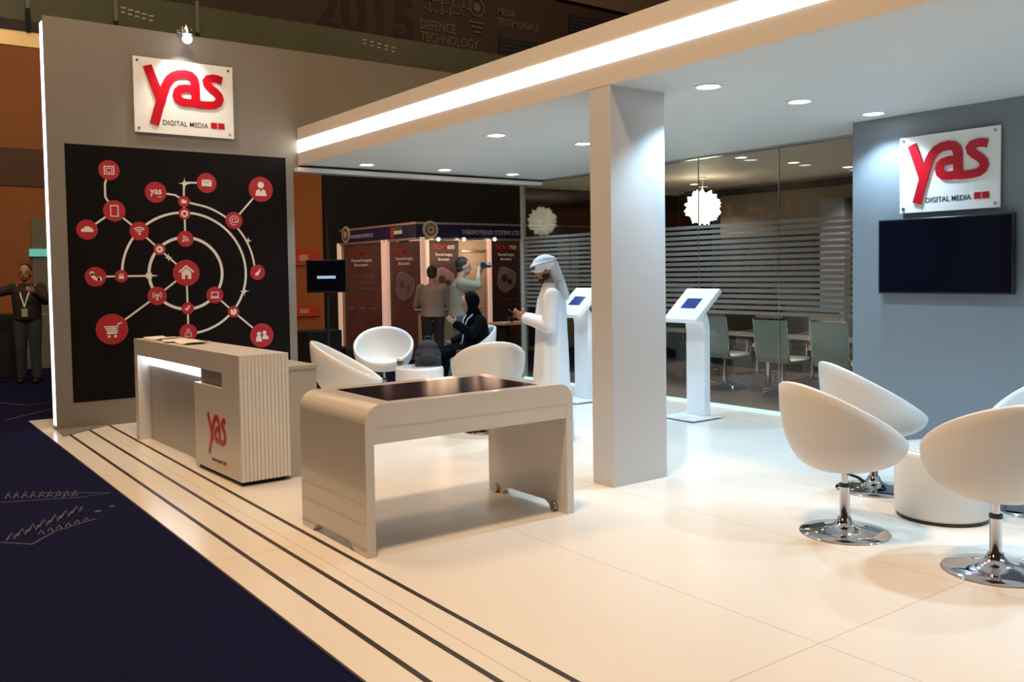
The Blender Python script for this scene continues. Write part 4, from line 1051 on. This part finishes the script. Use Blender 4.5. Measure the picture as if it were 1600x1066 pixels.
for y in (-.5, .5): MB().box((-.2, y-.05, 0), (.2, y+.05, .66)).build('leg', BLACKM, o)
for i, (y, lb) in enumerate(((9.75, 'left'), (10.2, 'right'))):
    e = thing('binoculars', 'dark thermal viewing device on the booth display table, %s one' % lb, 'device', (-13.25, y, .69), .3*i)
    MB().box((-.05, -.06, .03), (.06, .06, .09)).build('housing', BLACK, e, bevel=.01)
    MB().lathe([(.0005, 0), (.03, 0), (.03, .05), (.0005, .05)], 16, (.06, 0, .06), 0, Matrix.Rotation(math.pi/2, 3, 'Y')).build('lens', BLACK, e, smooth=50)
    MB().lathe([(.0005, 0), (.04, 0), (.02, .03), (.0005, .03)], 16).build('foot', STEEL, e)

# black curtain over and behind the booth
cu = MB(); nfl = 60
y0c, y1c = on_x(505, 300, -17.4).y, 20
vs = []; X_ = -17.4
for k in range(nfl*2+1):
    y = y0c+(y1c-y0c)*k/(nfl*2); x = X_+(.06 if k % 2 else 0)
    vs += [(x, y, -.012), (x, y, 5.5), (x-.05, y, -.012), (x-.05, y, 5.5)]
fs = []
for k in range(nfl*2):
    a = 4*k; fs += [(a, a+4, a+5, a+1), (a+2, a+3, a+7, a+6), (a+1, a+5, a+7, a+3)]
tag(cu.add(vs, fs).build('stage_curtain', CURTAIN, smooth=80), 'tall black curtain behind the exhibition booth', 'curtain')

# ------------------------------------------------------------------ hall shell
HX = -19.0
struct(MB().box((HX-.3, -14, -.3), (HX, 22, 5.95)).build('wall_far', ORANGE))
struct(MB().box((HX-.02, -14, 3.35), (HX+.02, 3.9, 4.05)).build('trim_10', mat('dark_brown_band', (.09, .04, .02), .6)))
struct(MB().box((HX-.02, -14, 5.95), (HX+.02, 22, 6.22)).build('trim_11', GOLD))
bal = MB(); bal.box((HX-.05, -14, 6.42), (HX, 22, 7.22))
BAL = struct(bal.build('trim_12', DKGREEN))
struct(MB().box((HX-.3, -14, 6.22), (HX+.05, 22, 6.42)).build('trim_13', mat('balcony_slab', (.022, .018, .014), .6)))
for px in (43, 180, 307):
    q = on_x(px, 20, HX+.02)
    o = thing('balcony_post', {43: 'leftmost dim steel post of the dark balcony', 180: 'dim steel balcony post left of the spotlight', 307: 'dim steel balcony post right of the spotlight'}[px], 'post', (HX+.06, q.y, 6.2), 0, 'posts along the upper balcony')
    MB().box((-.02, -.04, .0), (.02, .04, .45)).build('bracket', BLACKM, o)
    MB().box((-.015, -.035, .45), (.015, .035, 1.1)).build('upright', mat('dull_steel', (.16, .15, .11), .5), o)
UX = -21.0
struct(MB().box((UX-.3, -14, 5.9), (UX, 26, 16)).build('wall_upper', DKHALL))
struct(MB().box((UX-.3, 26, -.3), (14, 26.3, 16)).build('wall_side', DKHALL))
def hall_text(txt, px0, px1, pyb, h, m_, nm, label, slope=0, bold=.02):
    a = on_x(px0, pyb, UX+.02); c_ = on_x(px1, pyb, UX+.02)
    o = MB().text(txt, lambda u, v, d: (d, u, v), 0, 0, c_.y-a.y, h, .008, 0, bold).build(nm, m_); o.location = (UX+.01, a.y, a.z); return o
tag(hall_text('2015', 492, 648, 42, 1.15, HALLTXT2, 'wall_numerals', ''), 'huge dark numerals 2015 on the dim upper wall', 'lettering')
tag(hall_text('DEFENCE', 657, 712, 44, .26, HALLTXT, 'wall_lettering', ''), 'pale word DEFENCE high on the dark wall', 'lettering')
tag(hall_text('TECHNOLOGY', 657, 748, 63, .26, HALLTXT, 'wall_lettering', ''), 'pale word TECHNOLOGY below DEFENCE on the dark wall', 'lettering')
tag(hall_text('MEDIA', 778, 806, 22, .20, HALLTXT, 'wall_lettering', ''), 'pale word MEDIA near the upper right of the dark wall', 'lettering')
tag(hall_text('TESTIMONIALS', 778, 842, 38, .20, HALLTXT, 'wall_lettering', ''), 'pale word TESTIMONIALS below MEDIA on the dark wall', 'lettering')
# script line above DEFENCE and emblem
q = on_x(660, 1, UX+.02); e = MB(); rnd = random.Random(5)
for rr_ in range(2):
    u = 0
    for k in range(9):
        w_ = .10+.09*rnd.random(); z = -rr_*.24
        e.stroke([(u, z+.05), (u+w_*.4, z+rnd.random()*.12-.04), (u+w_, z+.05)], .03, lambda a, b_, d: (d, a, b_), 0, .02)
        if k % 2: e.stroke([(u+w_*.5, z+.05), (u+w_*.5, z+.24)], .035, lambda a, b_, d: (d, a, b_), 0, .02)
        u += w_+.02
o = e.build('wall_lettering', HALLTXT); o.location = (UX+.01, q.y, q.z); tag(o, 'two faint lines of Arabic style script above DEFENCE', 'lettering')
q = on_x(745, 12, UX+.02); e = MB(); Pq = lambda a, b_, d: (d, a, b_)
e.stroke([(.24*math.cos(k*.35), .24*math.sin(k*.35)) for k in range(18)], .04, Pq, 0, .02, 0, True); e.disc(Pq, 0, 0, .12, 0, .02)
for k in range(3): e.stroke([(-.25+k*.06, -.42-k*.13), (.25-k*.06, -.42-k*.13)], .05, Pq, 0, .02)
o = e.build('wall_emblem', HALLTXT); o.location = (UX+.01, q.y, q.z); tag(o, 'faint round emblem with small caption lines on the dark wall', 'emblem')
for i, (a, c_, lb) in enumerate((((779, 57), (850, 92), 'below the word TESTIMONIALS'), ((888, 22), (950, 52), 'at the canopy edge, farthest right'))):
    p = on_x(*a, UX+.02); q = on_x(*c_, UX+.02); h = 1.2
    o = thing('wall_board', 'dark louvred wall board %s' % lb, 'board', (UX, p.y, p.z-h), 0, 'dark boards on the upper wall')
    MB().box((0, 0, 0), (.04, q.y-p.y, h)).build('frame', mat('board_frame', (.012, .008, .012), .6), o)
    l_ = MB()
    for k in range(9): l_.box((.04, .06, .1+k*.12), (.055, q.y-p.y-.06, .14+k*.12))
    l_.build('slats', mat('board_slat', (.04, .028, .034), .6), o)
# sparkle letters on balcony glass
for n_, (px0, px1, py, lb) in enumerate(((193, 236, 12, 'row of small pale reflected letters on the balcony glass above the left sign'), (570, 615, 62, 'short row of small pale marks on the dark glass, upper middle'))):
    a = on_x(px0, py, HX+.012); c_ = on_x(px1, py, HX+.012); e = MB(); n = 5
    for k in range(n):
        u = (c_.y-a.y)*k/(n-1); e.stroke([(u-.05, -.02*k), (u+.05, -.02*k)], .03, Pq, 0, .006); e.stroke([(u-.05, -.09-.02*k), (u+.03, -.09-.02*k)], .03, Pq, 0, .006)
    o = e.build('glass_marks', mat('pale_mark', (.45, .42, .32), .5), BAL); o.location = (HX+.001, a.y, min(a.z, 7.1))
# beige soffit strip, far upper right
p = on_x(860, 0, -20); q = on_x(1060, 18, -20)
struct(MB().box((UX, on_x(870, 5, -20.9).y, on_x(900, 4, -20.9).z), (UX+.15, 24, 14)).build('trim_14', mat('beige_soffit', (.16, .12, .08), .6)))
# orange pier beside the booth with red signs
q = on_x(505, 400, -17.35)
struct(MB().box((-17.7, on_x(400, 400, -17.35).y, -.3), (-17.35, q.y, 6)).build('wall_pier', ORANGE))
for (px, py, w_, h_, lb) in ((477, 403, .55, .30, 'dim red sign high on the orange pier'), (478, 486, .55, .22, 'dim red sign low on the orange pier')):
    q = on_x(px, py, -17.33); o = MB().box((0, -w_/2, -h_/2), (.03, w_/2, h_/2), 0).box((.03, -w_*.25, -h_*.2), (.034, w_*.1, h_*.2), 1).build('wall_sign', [mat('dim_red', (.30, .03, .015), .5, emit=(1, .08, .03), es=.06), mat('dim_pale', (.5, .3, .2), .5)])
    o.location = (-17.34, q.y, q.z); tag(o, lb, 'sign')
# door with green exit light behind the photographer, grey cabinet
dr = struct(MB().box((HX, on_x(50, 400, HX).y, -.012), (HX+.05, on_x(84, 400, HX).y, 2.75)).build('door_1', mat('grey_door', (.16, .15, .12), .5)))
eg = MB().box((0, -.22, -.07), (.04, .22, .07)).build('exit_light', mat('green_panel', (.1, .4, .35), .5, emit=(.2, .75, .62), es=.45)); q = on_x(66, 395, HX+.06); eg.location = q
tag(eg, 'small green glowing panel over the far grey door', 'light')
q = on_x(72, 560, -18.2); gc = MB().box((-.25, -.4, 0), (.25, .4, 1.0)).build('side_cabinet', mat('grey_cabinet', (.14, .14, .14), .5), bevel=.02); gc.location = (-18.2, q.y, -.012)
tag(gc, 'grey cabinet behind the photographer at far left', 'cabinet')
q = on_x(2, 560, -17); gc = MB().box((-.25, -.5, 0), (.25, .3, 1.05)).build('loudspeaker', BLACKM, bevel=.02); gc.location = (-17, q.y-.1, -.012)
tag(gc, 'dark box cut by the left frame edge beside the photographer', 'box')
